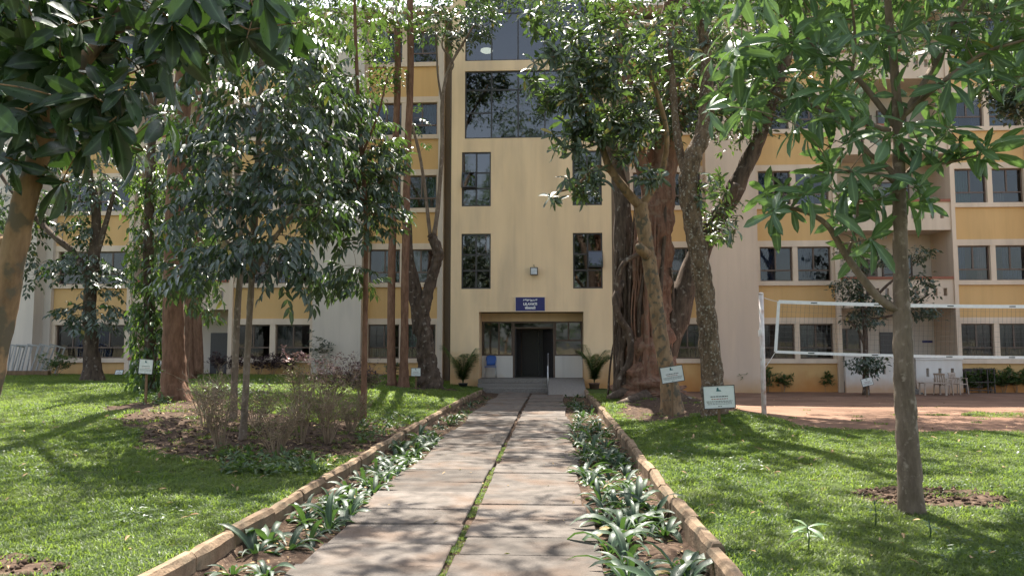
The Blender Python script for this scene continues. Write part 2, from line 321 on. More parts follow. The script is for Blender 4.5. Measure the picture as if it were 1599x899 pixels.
# ---- leaves: unit length along +X, blade normal +Z
def leaf_strip(ts, hw, droop=.25, fold=.45):
    V = []; Fq = []
    for t, w in zip(ts, hw):
        z = -droop*t*t; V += [(t, w, z+fold*w), (t, 0, z), (t, -w, z+fold*w)]
    for i in range(len(ts)-1):
        a = 3*i; Fq += [(a, a+3, a+4, a+1), (a+1, a+4, a+5, a+2)]
    T = [(q[0], q[2], q[1]) for q in []]
    for q in Fq: T += [(q[0], q[2], q[1]), (q[0], q[3], q[2])]
    return np.array(V, float), np.array(T)
LEAF = {
 'big': leaf_strip([0, .10, .32, .58, .82, 1], [.012, .04, .095, .140, .108, .0], .28, .35),
 'broad': leaf_strip([0, .10, .32, .58, .82, 1], [.015, .055, .135, .185, .135, .0], .30, .30),
 'mid': leaf_strip([0, .3, .65, 1], [.02, .17, .15, 0], .25, .45),
 'lance': leaf_strip([0, .3, .65, 1], [.02, .115, .10, 0], .30, .40),
 'small': (np.array([(0, 0, 0), (.48, .23, .05), (.48, -.23, .05), (1, 0, -.12), (.5, 0, -.05)]), np.array([(0, 4, 1), (0, 2, 4), (1, 4, 3), (4, 2, 3)])),
}
RIB = {k: (np.tile([0., 1., 0.], len(v[0])//3) if k != 'small' else np.array([1., 0, 0, 1, 1])) for k, v in LEAF.items()}
def unit(a): return a/(np.linalg.norm(a, axis=-1, keepdims=True)+1e-9)
def leaf_frames(D, N):
    D = unit(D); S = unit(np.cross(N, D)); return D, S, np.cross(D, S)
def leaf_mesh(name, kind, O, D, N, L, tint, mat):
    V0, T0 = LEAF[kind]; D, S, N = leaf_frames(D, N); n = len(O); L = np.broadcast_to(L, (n,))
    Fm = np.stack([D, S, N], 1)*L[:, None, None]
    V = (np.einsum('vk,nkc->nvc', V0, Fm)+O[:, None, :]).reshape(-1, 3)
    T = (T0[None]+np.arange(n)[:, None, None]*len(V0)).reshape(-1, 3)
    return np_mesh(name, V, T, mat, np.repeat(tint, len(V0)), smooth=(kind != 'small'), rib=np.tile(RIB[kind], n))
_single = {}
def single_leaf(kind, matk, ti):
    k = (kind, matk, ti)
    if k not in _single:
        V0, T0 = LEAF[kind]; _single[k] = np_mesh('leaf', V0, T0, M[matk], np.full(len(V0), [.1, .3, .5, .7, .88, .99][ti]), smooth=True, rib=RIB[kind])
    return _single[k]

# ---- clusters of leaves at twig tips; each returns O, D, N, L
def rdir(n): return unit(rng.normal(size=(n, 3)))
def whorls(tips, axes, nl=8, L=.2, spread=(55, 110), jit=.15):
    n = len(tips); O = np.repeat(tips, nl, 0); A = unit(np.repeat(axes, nl, 0))
    r1 = np.cross(A, np.array([.3, .9, .1])); r1 = unit(r1); r2 = np.cross(A, r1)
    az = np.tile(np.arange(nl)*2*math.pi/nl, n)+np.repeat(rng.uniform(0, 6.28, n), nl)+rng.normal(0, .22, n*nl)
    sp = np.radians(rng.uniform(spread[0], spread[1], n*nl))
    rad = np.cos(az)[:, None]*r1+np.sin(az)[:, None]*r2
    D = rad*np.sin(sp)[:, None]+A*np.cos(sp)[:, None]+np.array([0, 0, -.12])
    D = D+rng.normal(0, .10, D.shape); N = A*np.sin(sp)[:, None]-rad*np.cos(sp)[:, None]+rng.normal(0, jit*1.3, (n*nl, 3))
    O = O-A*(rng.uniform(0, .35, n*nl)*L)[:, None]
    return O, D, N, L*rng.uniform(.5, 1.18, n*nl)*np.repeat(rng.uniform(.75, 1.1, n), nl)
def sprays(tips, axes, npair=4, L=.16, length=.4, droop=.5):
    n = len(tips); nl = 2*npair+1; A = axes.copy(); A[:, 2] -= droop; A = unit(A)
    side = unit(np.cross(A, np.array([0, 0, 1.0]))+rng.normal(0, .15, (n, 3))); up = np.cross(side, A)
    O = []; D = []; N = []
    for i in range(npair):
        for sgn in (-1, 1):
            f = (i+.5)/npair
            O.append(tips+A*length*f+np.array([0, 0, -1])*.25*length*f*f); D.append(side*sgn*.8+A*.45+np.array([0, 0, -.55])+rng.normal(0, .15, (n, 3))); N.append(up+side*sgn*.3+rng.normal(0, .2, (n, 3)))
    O.append(tips+A*length+np.array([0, 0, -1])*.25*length); D.append(A+np.array([0, 0, -.5])); N.append(up)
    return np.concatenate(O), np.concatenate(D), np.concatenate(N), L*rng.uniform(.7, 1.2, n*nl)
def scatter(tips, axes, nl=10, L=.12, r=.28, droop=.3):
    n = len(tips); O = np.repeat(tips, nl, 0)+rng.normal(0, 1, (n*nl, 3))*r*np.array([.6, .6, .4])
    D = rdir(n*nl)*np.array([1, 1, .5])+np.repeat(axes, nl, 0)*.4+np.array([0, 0, -droop]); N = rdir(n*nl)*.55+np.array([0, 0, 1.0])
    return O, D, N, L*rng.uniform(.65, 1.25, n*nl)
def blob(px, py, Y, rx, ry, rz, n, hollow=.35):
    c = at(px, py, Y) if py is not None else np.array(px); d = rdir(n); r = (hollow+(1-hollow)*rng.uniform(0, 1, n))**.6
    return c+d*r[:, None]*np.array([rx, ry, rz])
def smooth_path(pts, rads, k=6):
    P = np.asarray(pts, float); r = np.asarray(rads, float); n = len(P)
    if n < 3: t = np.linspace(0, 1, k+1)[:, None]; return P[0]*(1-t)+P[-1]*t, np.linspace(r[0], r[-1], k+1)
    Q = np.vstack([2*P[0]-P[1], P, 2*P[-1]-P[-2]]); out = []; ro = []
    for i in range(n-1):
        p0, p1, p2, p3 = Q[i:i+4]
        for t in np.linspace(0, 1, k, endpoint=False):
            out.append(.5*((2*p1)+(-p0+p2)*t+(2*p0-5*p1+4*p2-p3)*t*t+(-p0+3*p1-3*p2+p3)*t**3)); ro.append(r[i]*(1-t)+r[i+1]*t)
    out.append(P[-1]); ro.append(r[-1]); return np.array(out), np.array(ro)
def px_path(pts, Y):
    """[(px,py,radius_px[,dY])] -> world polyline + radii in metres"""
    P = []; rr = []
    for q in pts:
        y = Y+(q[3] if len(q) > 3 else 0); P.append(at(q[0], q[1], y)); rr.append(q[2]*y/F_PX)
    return np.array(P), np.array(rr)
def tree(name, label, Y, limbs, tips, leaf, bark, group=None, cat='tree', flare=1.5, twig_r=.012, singles=300, lump=.07, crown_name='crown', sides=20, min_px=10, world=False):
    """limbs: list of px paths (first = trunk). tips: (n,3) array. leaf: dict(gen, kind, mat, ...)."""
    built = []
    for j, pts in enumerate(limbs):
        P, r = (np.array([q[:3] for q in pts], float), np.array([q[3] for q in pts], float)) if world else px_path(pts, Y)
        if j == 0:
            g = float(gz(P[0][0], P[0][1])); P[0][2] = g-.06
        built.append(smooth_path(P, r, 12 if j == 0 else 6))
    root = thing(name, (built[0][0][0][0], built[0][0][0][1], float(gz(built[0][0][0][0], built[0][0][0][1]))), label, cat, group)
    nodes = []; nr = []
    for j, (P, r) in enumerate(built):
        if j == 0 and flare > 1:
            h = P[:, 2]-P[0][2]; r = r*(1+(flare-1)*np.exp(-h/(2.2*r[0]+.05)))
        b = M[bark] if isinstance(bark, str) else M[bark[min(j, len(bark)-1)]]
        MB().tube(P, r, sides if j == 0 else 10, lump, seed=j*1.7+Y, rough=.022 if j == 0 else .012).build('trunk' if j == 0 else 'branch', b, root, True)
        h0 = P[0][2]+(1.2 if j == 0 else .0)
        for p, q in zip(P, r):
            if p[2] > h0: nodes.append(p); nr.append(q)
    if len(tips):
        tips = np.asarray(tips, float); mb = MB(); nodes = list(nodes); axes = np.zeros_like(tips)
        N0 = np.array(nodes); order = np.argsort([np.min(np.linalg.norm(N0-t, axis=1)) for t in tips])
        cap = len(tips)*4+len(N0)+10; NB = np.zeros((cap, 3)); RB = np.zeros(cap); k = len(N0); NB[:k] = N0; RB[:k] = nr
        for i in order:
            t = tips[i]; dv = t-NB[:k]; dist = np.linalg.norm(dv, axis=1); cost = dist+np.maximum(0, -dv[:, 2])*.7
            a = int(np.argmin(cost)); p = NB[a]; ra = min(RB[a]*.7, twig_r*(.6+dist[a]*.9)); d = t-p
            ctrl = p+d*.5+np.array([0, 0, .12*np.linalg.norm(d)])+rng.normal(0, .06, 3)*np.linalg.norm(d)
            s = np.linspace(0, 1, 5)[:, None]; path = p*(1-s)**2+2*ctrl*s*(1-s)+t*s*s
            rr = np.linspace(max(ra, .005), .0035, 5)
            mb.tube(path, rr, 5, 0, cap=False)
            axes[i] = unit(path[-1]-path[-2])
            NB[k:k+3] = path[1:4]; RB[k:k+3] = rr[1:4]; k += 3
        tag(mb.build('twig_growth', M[bark] if isinstance(bark, str) else M[bark[-1]], root, True), kind='stuff')
        foliage(root, tips, axes, leaf, singles, crown_name, min_px)
    return root
def foliage(root, tips, axes, leaf, singles=300, crown_name='crown', min_px=10):
    lf = dict(leaf); gen = lf.pop('gen'); kind = lf.pop('kind'); mk = lf.pop('mat'); upmix = lf.pop('up', .3); td = lf.pop('tint', (0, .95)); oldf = lf.pop('old', .01)
    ax = unit(axes+np.array([0, 0, upmix])+rng.normal(0, .25, axes.shape))
    O, D, N, L = gen(tips, ax, **lf)
    flip = N[:, 2] < 0; N[flip] *= -1
    tint = np.clip(rng.normal((td[0]+td[1])/2, (td[1]-td[0])/4, len(O)), td[0], td[1]); tint[rng.random(len(O)) < oldf] = 1.0
    x, y, z = project(O+unit(D)*L[:, None]*.5)
    size = L*F_PX/z; vis = (z > .3) & (x > -20) & (x < 1619) & (y > -20) & (y < 919) & (size > min_px)
    pick = np.zeros(len(O), bool)
    if singles:
        idx = np.where(vis)[0]; idx = idx[np.argsort(-size[idx]*(1+.0*idx))][:singles]; pick[idx] = True
    rest = ~pick
    me = leaf_mesh(crown_name, kind, O[rest], D[rest], N[rest], L[rest], tint[rest], M[mk])
    crown = tag(link(crown_name, me, root), kind='stuff')
    if pick.any():
        d, s, n = leaf_frames(D[pick], N[pick]); inv = world_of(crown).inverted()
        for o, a, b, c, l, t in zip(O[pick], d, s, n, L[pick], tint[pick]):
            m = Matrix(((a[0]*l, b[0]*l, c[0]*l, o[0]), (a[1]*l, b[1]*l, c[1]*l, o[1]), (a[2]*l, b[2]*l, c[2]*l, o[2]), (0, 0, 0, 1)))
            q = bpy.data.objects.new('leaf', single_leaf(kind, mk, 5 if t > .97 else min(4, int(t*5)))); col.objects.link(q)
            q.matrix_basis = m; q.parent = crown; q.matrix_parent_inverse = inv
    return crown

# ================================================================== THE SETTING
# far ground sheet, reaching the horizon, just below everything else
far = MB().add([(-1500, -1500, -.95), (1500, -1500, -.95), (1500, 1500, -.95), (-1500, 1500, -.95)], [(0, 1, 2, 3)]).build('ground', M['far']); tag(far, kind='structure')
ST = .15
gx = np.arange(-34, 30+ST, ST); gy = np.arange(-5, 34.2, ST)
GX, GY = np.meshgrid(gx, gy, indexing='ij'); GZ = gz(GX, GY)
cxm, cym = GX[:-1, :-1]+ST/2, GY[:-1, :-1]+ST/2; ZN = zone(cxm, cym)
nyy = len(gy); ii, jj = np.meshgrid(np.arange(len(gx)-1), np.arange(nyy-1), indexing='ij'); base = ii*nyy+jj
Q = np.stack([base, base+nyy, base+nyy+1, base+1], -1)
GV = np.stack([GX, GY, GZ], -1).reshape(-1, 3)
for zi, nm, mk in ((0, 'lawn', 'turf'), (1, 'planting_bed', 'soil'), (2, 'court', 'court')):
    fq = Q[ZN == zi]; used, inv = np.unique(fq, return_inverse=True); V = GV[used].copy()
    if zi == 1: V[:, 2] += .012*rng.normal(size=len(V))
    tag(link(nm, np_mesh(nm, V, inv.reshape(-1, 4), M[mk], smooth=True)), kind='structure')

# ---- path of concrete slabs
path = tag(link('path', None, None, (-.8, 15, 0)), kind='structure')
def slab(x0, x1, y0, y1, z):
    j = lambda s=.017: random.uniform(-s, s); t = [j(.008) for _ in range(4)]
    c = [(x0+j(), y0+j()), (x1+j(), y0+j()), (x1+j(), y1+j()), (x0+j(), y1+j())]; b = .009
    mx, my = (x0+x1)/2, (y0+y1)/2
    top = [(px+(b if px < mx else -b), py+(b if py < my else -b), z+q) for (px, py), q in zip(c, t)]
    mid = [(px, py, z+q-b) for (px, py), q in zip(c, t)]; low = [(px, py, z-.09) for px, py in c]
    V = top+mid+low; Fs = [(0, 1, 2, 3)]+[(a, (a+1) % 4, (a+1) % 4+4, a+4)[::-1] for a in range(4)]+[(a+4, (a+1) % 4+4, (a+1) % 4+8, a+8)[::-1] for a in range(4)]
    MB().add(V, Fs).build('slab', M['slab'], path)
for sx0, sx1, off in ((-1.93, -.815, 0.0), (-.765, .34, .27)):
    y = 2.2+off
    while y < 28.2:
        d = random.choice([.62, .66, .7, .58, .9]); y1 = min(y+d, 28.3)
        ex = .05*math.sin(y*1.3)
        slab(sx0+(ex if sx0 < -1 else .012), sx1+(ex*.8 if sx0 > -1 else -.012), y+.003, y1-.003, -.10*float(ss(18, 28, y))+random.uniform(-.008, .01))
        y = y1
# ---- kerbs, stone by stone
def kerb_run(xc, inner):
    k = tag(link('kerb', None, None, (xc, 15, 0)), kind='structure'); y = 2.0
    while y < 27.6:
        L = random.uniform(.55, 1.05); n = 5; w = .062; rot = random.uniform(-.035, .035); dz = random.uniform(-.02, .02); dx = random.uniform(-.014, .014)
        prof = [(-w, -.30), (-w, .02), (-w+.03, .058), (w-.03, .062), (w, .02), (w, -.30)]; V = []; Fs = []
        for i in range(n):
            t = i/(n-1); yy = y+.012+(L-.024)*t; sh = .93 if i in (0, n-1) else 1
            g = .065-.10*float(ss(18, 28, yy))
            for (px, pz) in prof:
                V.append((xc+dx+px*sh+rot*(t-.5)*L+random.uniform(-.006, .006), yy+random.uniform(-.008, .008), g+dz+(pz*sh if pz > 0 else pz)+random.uniform(-.006, .006)+.02))
        m = len(prof)
        for i in range(n-1):
            for a in range(m-1): Fs.append((i*m+a, i*m+a+1, (i+1)*m+a+1, (i+1)*m+a))
        Fs += [tuple(range(m))[::-1], tuple((n-1)*m+a for a in range(m))]
        MB().add(V, Fs).build('kerb_stone', M['kerb'], k)
        y += L
kerb_run(KL, 1); kerb_run(KR, -1)

# ================================================================== THE BUILDING
YW, YT = 32.8, 29.7
bld = thing('hostel_building', (-.85, 31.5, -.3), 'five-storey yellow and cream building with a tall windowed entrance tower', 'building')
def bx(name, mk, *a, parent=bld, bevel=0): return MB().box(*a).build(name, M[mk], parent, bevel=bevel)
def wall_holes(name, mk, x0, x1, z0, z1, y0, y1, holes, parent=bld):
    xs = sorted({x0, x1} | {h[0] for h in holes} | {h[1] for h in holes}); zs = sorted({z0, z1} | {h[2] for h in holes} | {h[3] for h in holes}); mb = MB()
    solid = lambda i, k: 0 <= i < len(xs)-1 and 0 <= k < len(zs)-1 and not any(h[0]-1e-6 <= xs[i] and xs[i+1] <= h[1]+1e-6 and h[2]-1e-6 <= zs[k] and zs[k+1] <= h[3]+1e-6 for h in holes)
    for i in range(len(xs)-1):
        for k in range(len(zs)-1):
            if not solid(i, k): continue
            a, b, c, d = xs[i], xs[i+1], zs[k], zs[k+1]
            mb.add([(a, y0, c), (b, y0, c), (b, y0, d), (a, y0, d)], [(0, 1, 2, 3)]); mb.add([(a, y1, c), (a, y1, d), (b, y1, d), (b, y1, c)], [(0, 1, 2, 3)])
            if not solid(i-1, k): mb.add([(a, y0, c), (a, y0, d), (a, y1, d), (a, y1, c)], [(0, 1, 2, 3)])
            if not solid(i+1, k): mb.add([(b, y0, c), (b, y1, c), (b, y1, d), (b, y0, d)], [(0, 1, 2, 3)])
            if not solid(i, k-1): mb.add([(a, y0, c), (a, y1, c), (b, y1, c), (b, y0, c)], [(0, 1, 2, 3)])
            if not solid(i, k+1): mb.add([(a, y0, d), (b, y0, d), (b, y1, d), (a, y1, d)], [(0, 1, 2, 3)])
    return mb.build(name, M[mk], parent)
# window with frame, panes and curtain; local: x centred, z from 0, front at y=0 ; cells: list of (x0,x1,z0,z1) in 0..1
def frame_mesh(w, h, xc, cells, t=.055, dep=.07):
    mb = MB(); mb.box(-w/2, w/2, 0, dep, 0, t); mb.box(-w/2, w/2, 0, dep, h-t, h); mb.box(-w/2, -w/2+t, .001, dep-.001, t, h-t); mb.box(w/2-t, w/2, .001, dep-.001, t, h-t)
    for a, b, c, d in cells:
        X0, X1, Z0, Z1 = -w/2+a*w, -w/2+b*w, c*h, d*h; s = .032
        e = lambda lo: 0 if lo else s
        if a > 0: mb.box(X0-s*.5, X0+s, .004, dep-.012, Z0+t*.3, Z1-t*.3)
        if b < 1: mb.box(X1-s, X1+s*.45, .006, dep-.014, Z0+t*.3, Z1-t*.3)
        if c > 0: mb.box(X0+t*.3, X1-t*.3, .008, dep-.016, Z0-s*.5, Z0+s)
        if d < 1: mb.box(X0+t*.3, X1-t*.3, .010, dep-.018, Z1-s, Z1+s*.45)
    return mb
_wm = {}
def window(xc, y, z, w, h, cells, gm='glass', fm='frame', curtain=True, rs=0, parent=bld):
    key = (round(w, 2), round(h, 2), len(cells), fm, gm)
    if key not in _wm:
        fme = frame_mesh(w, h, 0, cells).mesh('frame', M[fm]); pms = []
        for a, b, c, d in cells:
            X0, X1, Z0, Z1 = -w/2+a*w+.012, -w/2+b*w-.012, c*h+.012, d*h-.012
            pms.append(MB().box(X0, X1, .030, .036, Z0, Z1).mesh('pane', M[gm]))
        a, b, c, d = cells[0]; sc = [MB().box(-w/2+q*w+.012, -w/2+(q+.5)*w-.012, .044, .048, c*h+.012, d*h-.012).mesh('fly_screen', M[sm]) for q in (0, .5) for sm in ('screen', 'screen_dark')] if len(cells) == 3 and b == .5 and d == 1 else []
        _wm[key] = (fme, pms, sc)
    fme, pms, sc = _wm[key]
    if rs % 5 < 3 and sc and curtain: scr = sc[(rs*7+rs//5) % 4]
    else: scr = None
    wn = link('window', None); part_world(wn, Matrix.Translation((xc, y, z)), bld)
    link('frame', fme, wn, (0, 0, 0))
    if scr: link('fly_screen', scr, wn, (0, 0, 0))
    for pm in pms: 
        q = link('pane', pm, wn, (0, 0, 0)); q.rotation_euler = (random.uniform(-.004, .004), 0, random.uniform(-.006, .006))
    if curtain:
        rr = random.Random(rs); 
        spans = rr.choice([[(0, .5)], [(.5, 1)], [(0, .35), (.7, 1)], [(0, 1)], [(.1, .6)], [(.35, 1)], [(0, .62)]])
        for a, b in spans:
            ck = rr.choice(['teal', 'teal', 'grey', 'mauve', 'blue', 'grey', 'green', 'pale', 'blue']); n = int(10+40*(b-a)); mb = MB(); V = []
            for i in range(n+1):
                x = -w/2+w*(a+(b-a)*i/n); yy = .20+.03*math.sin(i*1.35+rr.random()*.5)
                V += [(x, yy, -.02), (x, yy+.01*math.sin(i*1.7), h)]
            mb.add(V, [(2*i, 2*i+2, 2*i+3, 2*i+1) for i in range(n)])
            me = mb.mesh('curtain', M['cur_'+ck], True); link('curtain', me, wn, (0, 0, 0))
    return wn
CW = [(0, .5, .32, 1), (.5, 1, .32, 1), (0, 1, 0, .32)]
ROWS = [1.08+3.3*k for k in range(5)]; WH = 1.48; ROOF = 16.35
seed = [0]
def bay(x0, x1, wins):
    """one bay of the wing between x0 and x1: spandrels, lintels, sills, piers, windows on every floor"""
    for k, zs in enumerate(ROWS):
        zb = -.75 if k == 0 else ROWS[k-1]+WH+.26
        bx('spandrel_panel', 'yellow', x0, x1, YW, YW+.28, zb, zs-.19)
        bx('sill', 'cream', x0-.02, x1+.02, YW-.10, YW+.285, zs-.19, zs)
        bx('lintel', 'cream', x0-.02, x1+.02, YW-.045, YW+.283, zs+WH, zs+WH+.26)
        edges = [x0]+[e for w in wins for e in w]+[x1]
        for a, b in zip(edges[::2], edges[1::2]):
            if b-a > .02: bx('pier', 'cream', a, b, YW-.03, YW+.282, zs, zs+WH)
        for a, b in wins:
            seed[0] += 1; wn = window((a+b)/2, YW+.10, zs, b-a, WH, CW, rs=seed[0]*7+3)
            if k == 0 and a > -9:
                for q in range(1, 6): link('grille_bar', MB().box(-(b-a)/2+.02, (b-a)/2-.02, -.024, -.012, WH*q/6-.006, WH*q/6+.006).mesh('grille_bar', M['dframe']), wn, (0, 0, 0))
                for q in (-.25, .25): link('grille_bar', MB().box(q*(b-a)-.007, q*(b-a)+.007, -.036, -.024, .02, WH-.02).mesh('grille_bar', M['dframe']), wn, (0, 0, 0))
def pil(x0, x1, y0, mk='cream', z1=ROOF): bx('pilaster', mk, x0, x1, y0, YW+.30, -.75, z1)
def balcony(x0, x1, ground_open=None):
    zb = [z-.95 for z in ROWS]                    # floor levels
    bx('balcony_back_wall', 'palegrey', x0-.1, x1+.1, YW+1.75, YW+1.9, -.75, ROOF)
    bx('balcony_side_wall', 'pink', x0-.12, x0, YW+.30, YW+1.74, -.75, ROOF); bx('balcony_side_wall', 'pink', x1, x1+.12, YW+.30, YW+1.74, -.75, ROOF)
    n = 11; slots = [(x0+.35+i*(x1-x0-.7)/(n-1)-.075, x0+.35+i*(x1-x0-.7)/(n-1)+.075) for i in range(n)]
    for k, zs in enumerate(ROWS):
        fz = zs-.95
        bx('balcony_floor', 'palegrey', x0, x1, YW+.02, YW+1.745, fz-.15, fz)
        if k == 0: continue
        wall_holes('balcony_parapet', 'cream', x0, x1, fz-.20, zs+.06, YW-.06, YW+.08, [(a, b, fz+.30, fz+.63) for a, b in slots])
        bx('coping', 'coping', x0-.03, x1+.03, YW-.11, YW+.11, zs+.06, zs+.17)
        d = x0+.3+.25*(x1-x0)
        bx('balcony_door', 'frame', d, d+.85, YW+1.69, YW+1.745, fz, fz+2.05)
        window(x0+.68*(x1-x0), YW+1.67, zs, 1.3, 1.3, CW, rs=k*3+int(x0))
BALR, BALL = (12.22, 16.92), (-18.75, -14.30)
bay(-8.22, -4.98, [(-8.07, -6.69), (-6.47, -5.09)]); bay(3.40, 6.55, [(3.54, 4.92), (5.14, 6.45)])
bay(8.80, 12.02, [(8.91, 10.29), (10.50, 11.90)]); bay(17.08, 20.1, [(17.17, 18.50), (18.72, 20.02)])
bay(-14.12, -10.55, [(-14.0, -12.45), (-12.2, -10.66)]); bay(-22.40, -18.95, [(-22.25, -20.75), (-20.55, -19.05)])
balcony(*BALR); balcony(*BALL)
for a, b in ((-14.30, -14.12), (-18.95, -18.75), (12.02, 12.22), (16.92, 17.08), (-10.55, -10.36), (-8.24, -8.22), (8.66, 8.80)): pil(a, b, YW-.14)
pil(-22.72, -22.40, YW-.2, 'palegrey'); pil(-4.98, -4.74, YW-.35, 'palegrey'); pil(20.1, 20.3, YW-.14)
bx('plain_wall', 'palegrey', -10.36, -8.24, YW-.62, YW+.31, -.75, ROOF-.01)
bx('plain_wall', 'pink', 6.55, 8.66, YW-.62, YW+.31, -.75, ROOF-.01)
bx('end_wall', 'palegrey', -30, -22.72, YW-.85, YW+.31, -.75, ROOF-.01); bx('end_wall', 'pink', 20.3, 27, YW-.62, YW+.31, -.75, ROOF-.01)
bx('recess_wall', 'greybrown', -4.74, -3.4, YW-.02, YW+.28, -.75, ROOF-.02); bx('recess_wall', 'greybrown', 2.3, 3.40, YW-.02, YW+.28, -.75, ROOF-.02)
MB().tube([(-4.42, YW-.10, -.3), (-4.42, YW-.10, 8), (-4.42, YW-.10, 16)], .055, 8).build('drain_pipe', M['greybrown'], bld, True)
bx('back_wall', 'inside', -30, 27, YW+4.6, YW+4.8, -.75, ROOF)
bx('side_wall', 'palegrey', -30.2, -30, YW-.8, YW+4.8, -.75, ROOF); bx('side_wall', 'pink', 27, 27.2, YW-.6, YW+4.8, -.75, ROOF)
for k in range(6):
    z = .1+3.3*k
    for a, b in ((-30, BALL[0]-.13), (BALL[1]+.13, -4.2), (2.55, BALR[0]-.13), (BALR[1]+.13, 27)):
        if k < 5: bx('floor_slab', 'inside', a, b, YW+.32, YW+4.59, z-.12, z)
bx('roof', 'palegrey', -30.4, -4.2, YW-.75, YW+5.0, ROOF, ROOF+.22); bx('roof', 'palegrey', 2.55, 27.4, YW-.75, YW+5.0, ROOF, ROOF+.22)
# ---- entrance tower
TX0, TX1, TZ = -4.02, 2.35, 17.6
SW = [(-3.60, -2.43, 3.87, 6.07), (-3.60, -2.43, 7.17, 9.37), (.82, 1.98, 3.87, 6.07), (.82, 1.98, 7.17, 9.37)]
BW = [(-3.49, 1.88, 9.92, 12.70), (-3.49, 1.88, 13.12, 15.9)]
ENT = (-2.89, 1.22, -.75, 2.96)
wall_holes('tower_wall', 'tower', TX0, TX1, -.75, TZ, YT, YT+.28, SW+BW+[ENT])
bx('tower_side_wall', 'tower', TX0+.001, TX0+.25, YT+.281, YW+4.6, -.75, TZ); bx('tower_side_wall', 'tower', TX1-.25, TX1-.001, YT+.281, YW+4.6, -.75, TZ)
bx('tower_back_wall', 'inlight', TX0+.26, TX1-.26, YT+4.2, YT+4.4, 3.0, TZ); bx('tower_roof', 'tower', TX0-.2, TX1+.2, YT-.2, YW+4.8, TZ, TZ+.2)
for z in (3.15, 6.5, 9.65, 12.82, 16.1): bx('floor_slab', 'inlight', TX0+.26, TX1-.26, YT+.30, YT+4.19, z-.12, z+.1)
for a, b, c, d in SW:
    window((a+b)/2, YT+.05, c, b-a, d-c, [(0, .5, .62, 1), (.5, 1, .62, 1), (0, .5, .33, .62), (.5, 1, .33, .62), (0, .5, 0, .33), (.5, 1, 0, .33)], 'tglass', 'dframe', False)
for (a, b, c, d) in BW:
    cl = [(0, .2, 0, .38), (0, .2, .38, .72), (0, .2, .72, 1)]
    for i in range(1, 5): cl += [(i/5, (i+1)/5, 0, .72), (i/5, (i+1)/5, .72, 1)]
    window((a+b)/2, YT+.06, c, b-a, d-c, cl, 'tglass', 'dframe', False)
# open vent sash on two small windows
for a, z in ((-3.57, 7.17+.75), (.82+.62, 3.87+.85)):
    s = link('vent_sash', MB().box(0, .52, -.03, 0, -.62, 0).mesh('vent_sash', M['tglass'])); s2 = Matrix.Translation((a, YT+.03, z+.6)) @ Matrix.Rotation(R(-16), 4, 'X'); part_world(s, s2, bld)
    fr = MB(); fr.box(0, .52, -.04, .01, -.65, -.62).box(0, .52, -.04, .01, 0, .03).box(-.03, 0, -.04, .01, -.65, .03).box(.52, .55, -.04, .01, -.65, .03)
    link('sash_frame', fr.mesh('sash_frame', M['dframe']), s, (0, 0, 0))
# ---- porch: recess with dado, glazing, door
PY = YT+1.25; PF = .34
bx('porch_side_wall', 'tower', -3.05, -2.892, YT+.285, PY+.1, -.3, 2.96); bx('porch_side_wall', 'tower', 1.222, 1.38, YT+.285, PY+.1, -.3, 2.96)
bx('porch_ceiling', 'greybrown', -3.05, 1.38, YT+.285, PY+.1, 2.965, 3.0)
bx('porch_beam', 'tower', -2.89, 1.22, PY, PY+.14, 2.62, 2.96)
bx('porch_floor', 'step', -2.885, 1.215, YT-.35, PY+3.4, PF-.14, PF)
bx('dado', 'white', -2.885, -1.62, PY, PY+.12, PF, 1.22); bx('dado', 'white', .10, 1.215, PY, PY+.12, PF, 1.22)
window((-2.885-1.62)/2, PY+.02, 1.22, 1.265, 1.40, [(0, .55, 0, 1), (.55, 1, 0, 1)], 'tglass', 'frame', False)
window((.10+1.215)/2, PY+.02, 1.22, 1.115, 1.40, [(0, .5, .45, 1), (.5, 1, .45, 1), (0, 1, 0, .45)], 'tglass', 'frame', False)
door = link('entrance_door', MB().box(-1.62, -1.55, PY-.01, PY+.1, PF, 2.62).box(.03, .10, PY-.01, PY+.1, PF, 2.62).box(-1.55, .03, PY-.01, PY+.1, 2.55, 2.62).box(-1.55, .03, PY, PY+.09, 2.33, 2.39).mesh('entrance_door', M['frame']), bld)
link('transom_pane', MB().box(-1.55, .03, PY+.04, PY+.046, 2.39, 2.55).mesh('transom_pane', M['glass']), door)
lf = link('door_leaf', MB().box(0, .05, 0, .78, 0, .1).box(0, .05, 0, .78, 1.88, 1.98).box(0, .05, 0, .08, .1, 1.88).box(0, .05, .70, .78, .1, 1.88).box(.02, .026, .08, .70, .1, 1.88).mesh('door_leaf', M['dframe']))
part_world(lf, Matrix.Translation((-1.54, PY+.08, PF)) @ Matrix.Rotation(R(-12), 4, 'Z'), door)
lf = link('door_leaf', MB().box(-.05, 0, 0, .78, 0, 1.98).mesh('door_leaf', M['dframe'])); part_world(lf, Matrix.Translation((.02, PY+.08, PF)) @ Matrix.Rotation(R(28), 4, 'Z'), door)
bx('lobby_wall', 'inlight', -3.3, 1.6, PY+2.3, PY+2.45, PF, 3.0); bx('lobby_ceiling', 'inlight', -3.3, 1.6, PY+.15, PY+2.29, 2.98, 3.03)
bx('lobby_door', 'dframe', -1.33, -.62, PY+2.24, PY+2.298, PF, 2.30); bx('lobby_door', 'dframe', -.60, -.20, PY+2.24, PY+2.298, PF, 2.30)
wc = link('door_surround', MB().box(-1.42, -1.34, PY+2.2, PY+2.298, PF, 2.40).box(-.19, -.11, PY+2.2, PY+2.298, PF, 2.40).box(-1.34, -.19, PY+2.2, PY+2.298, 2.31, 2.40).mesh('door_surround', M['frame']), bld)
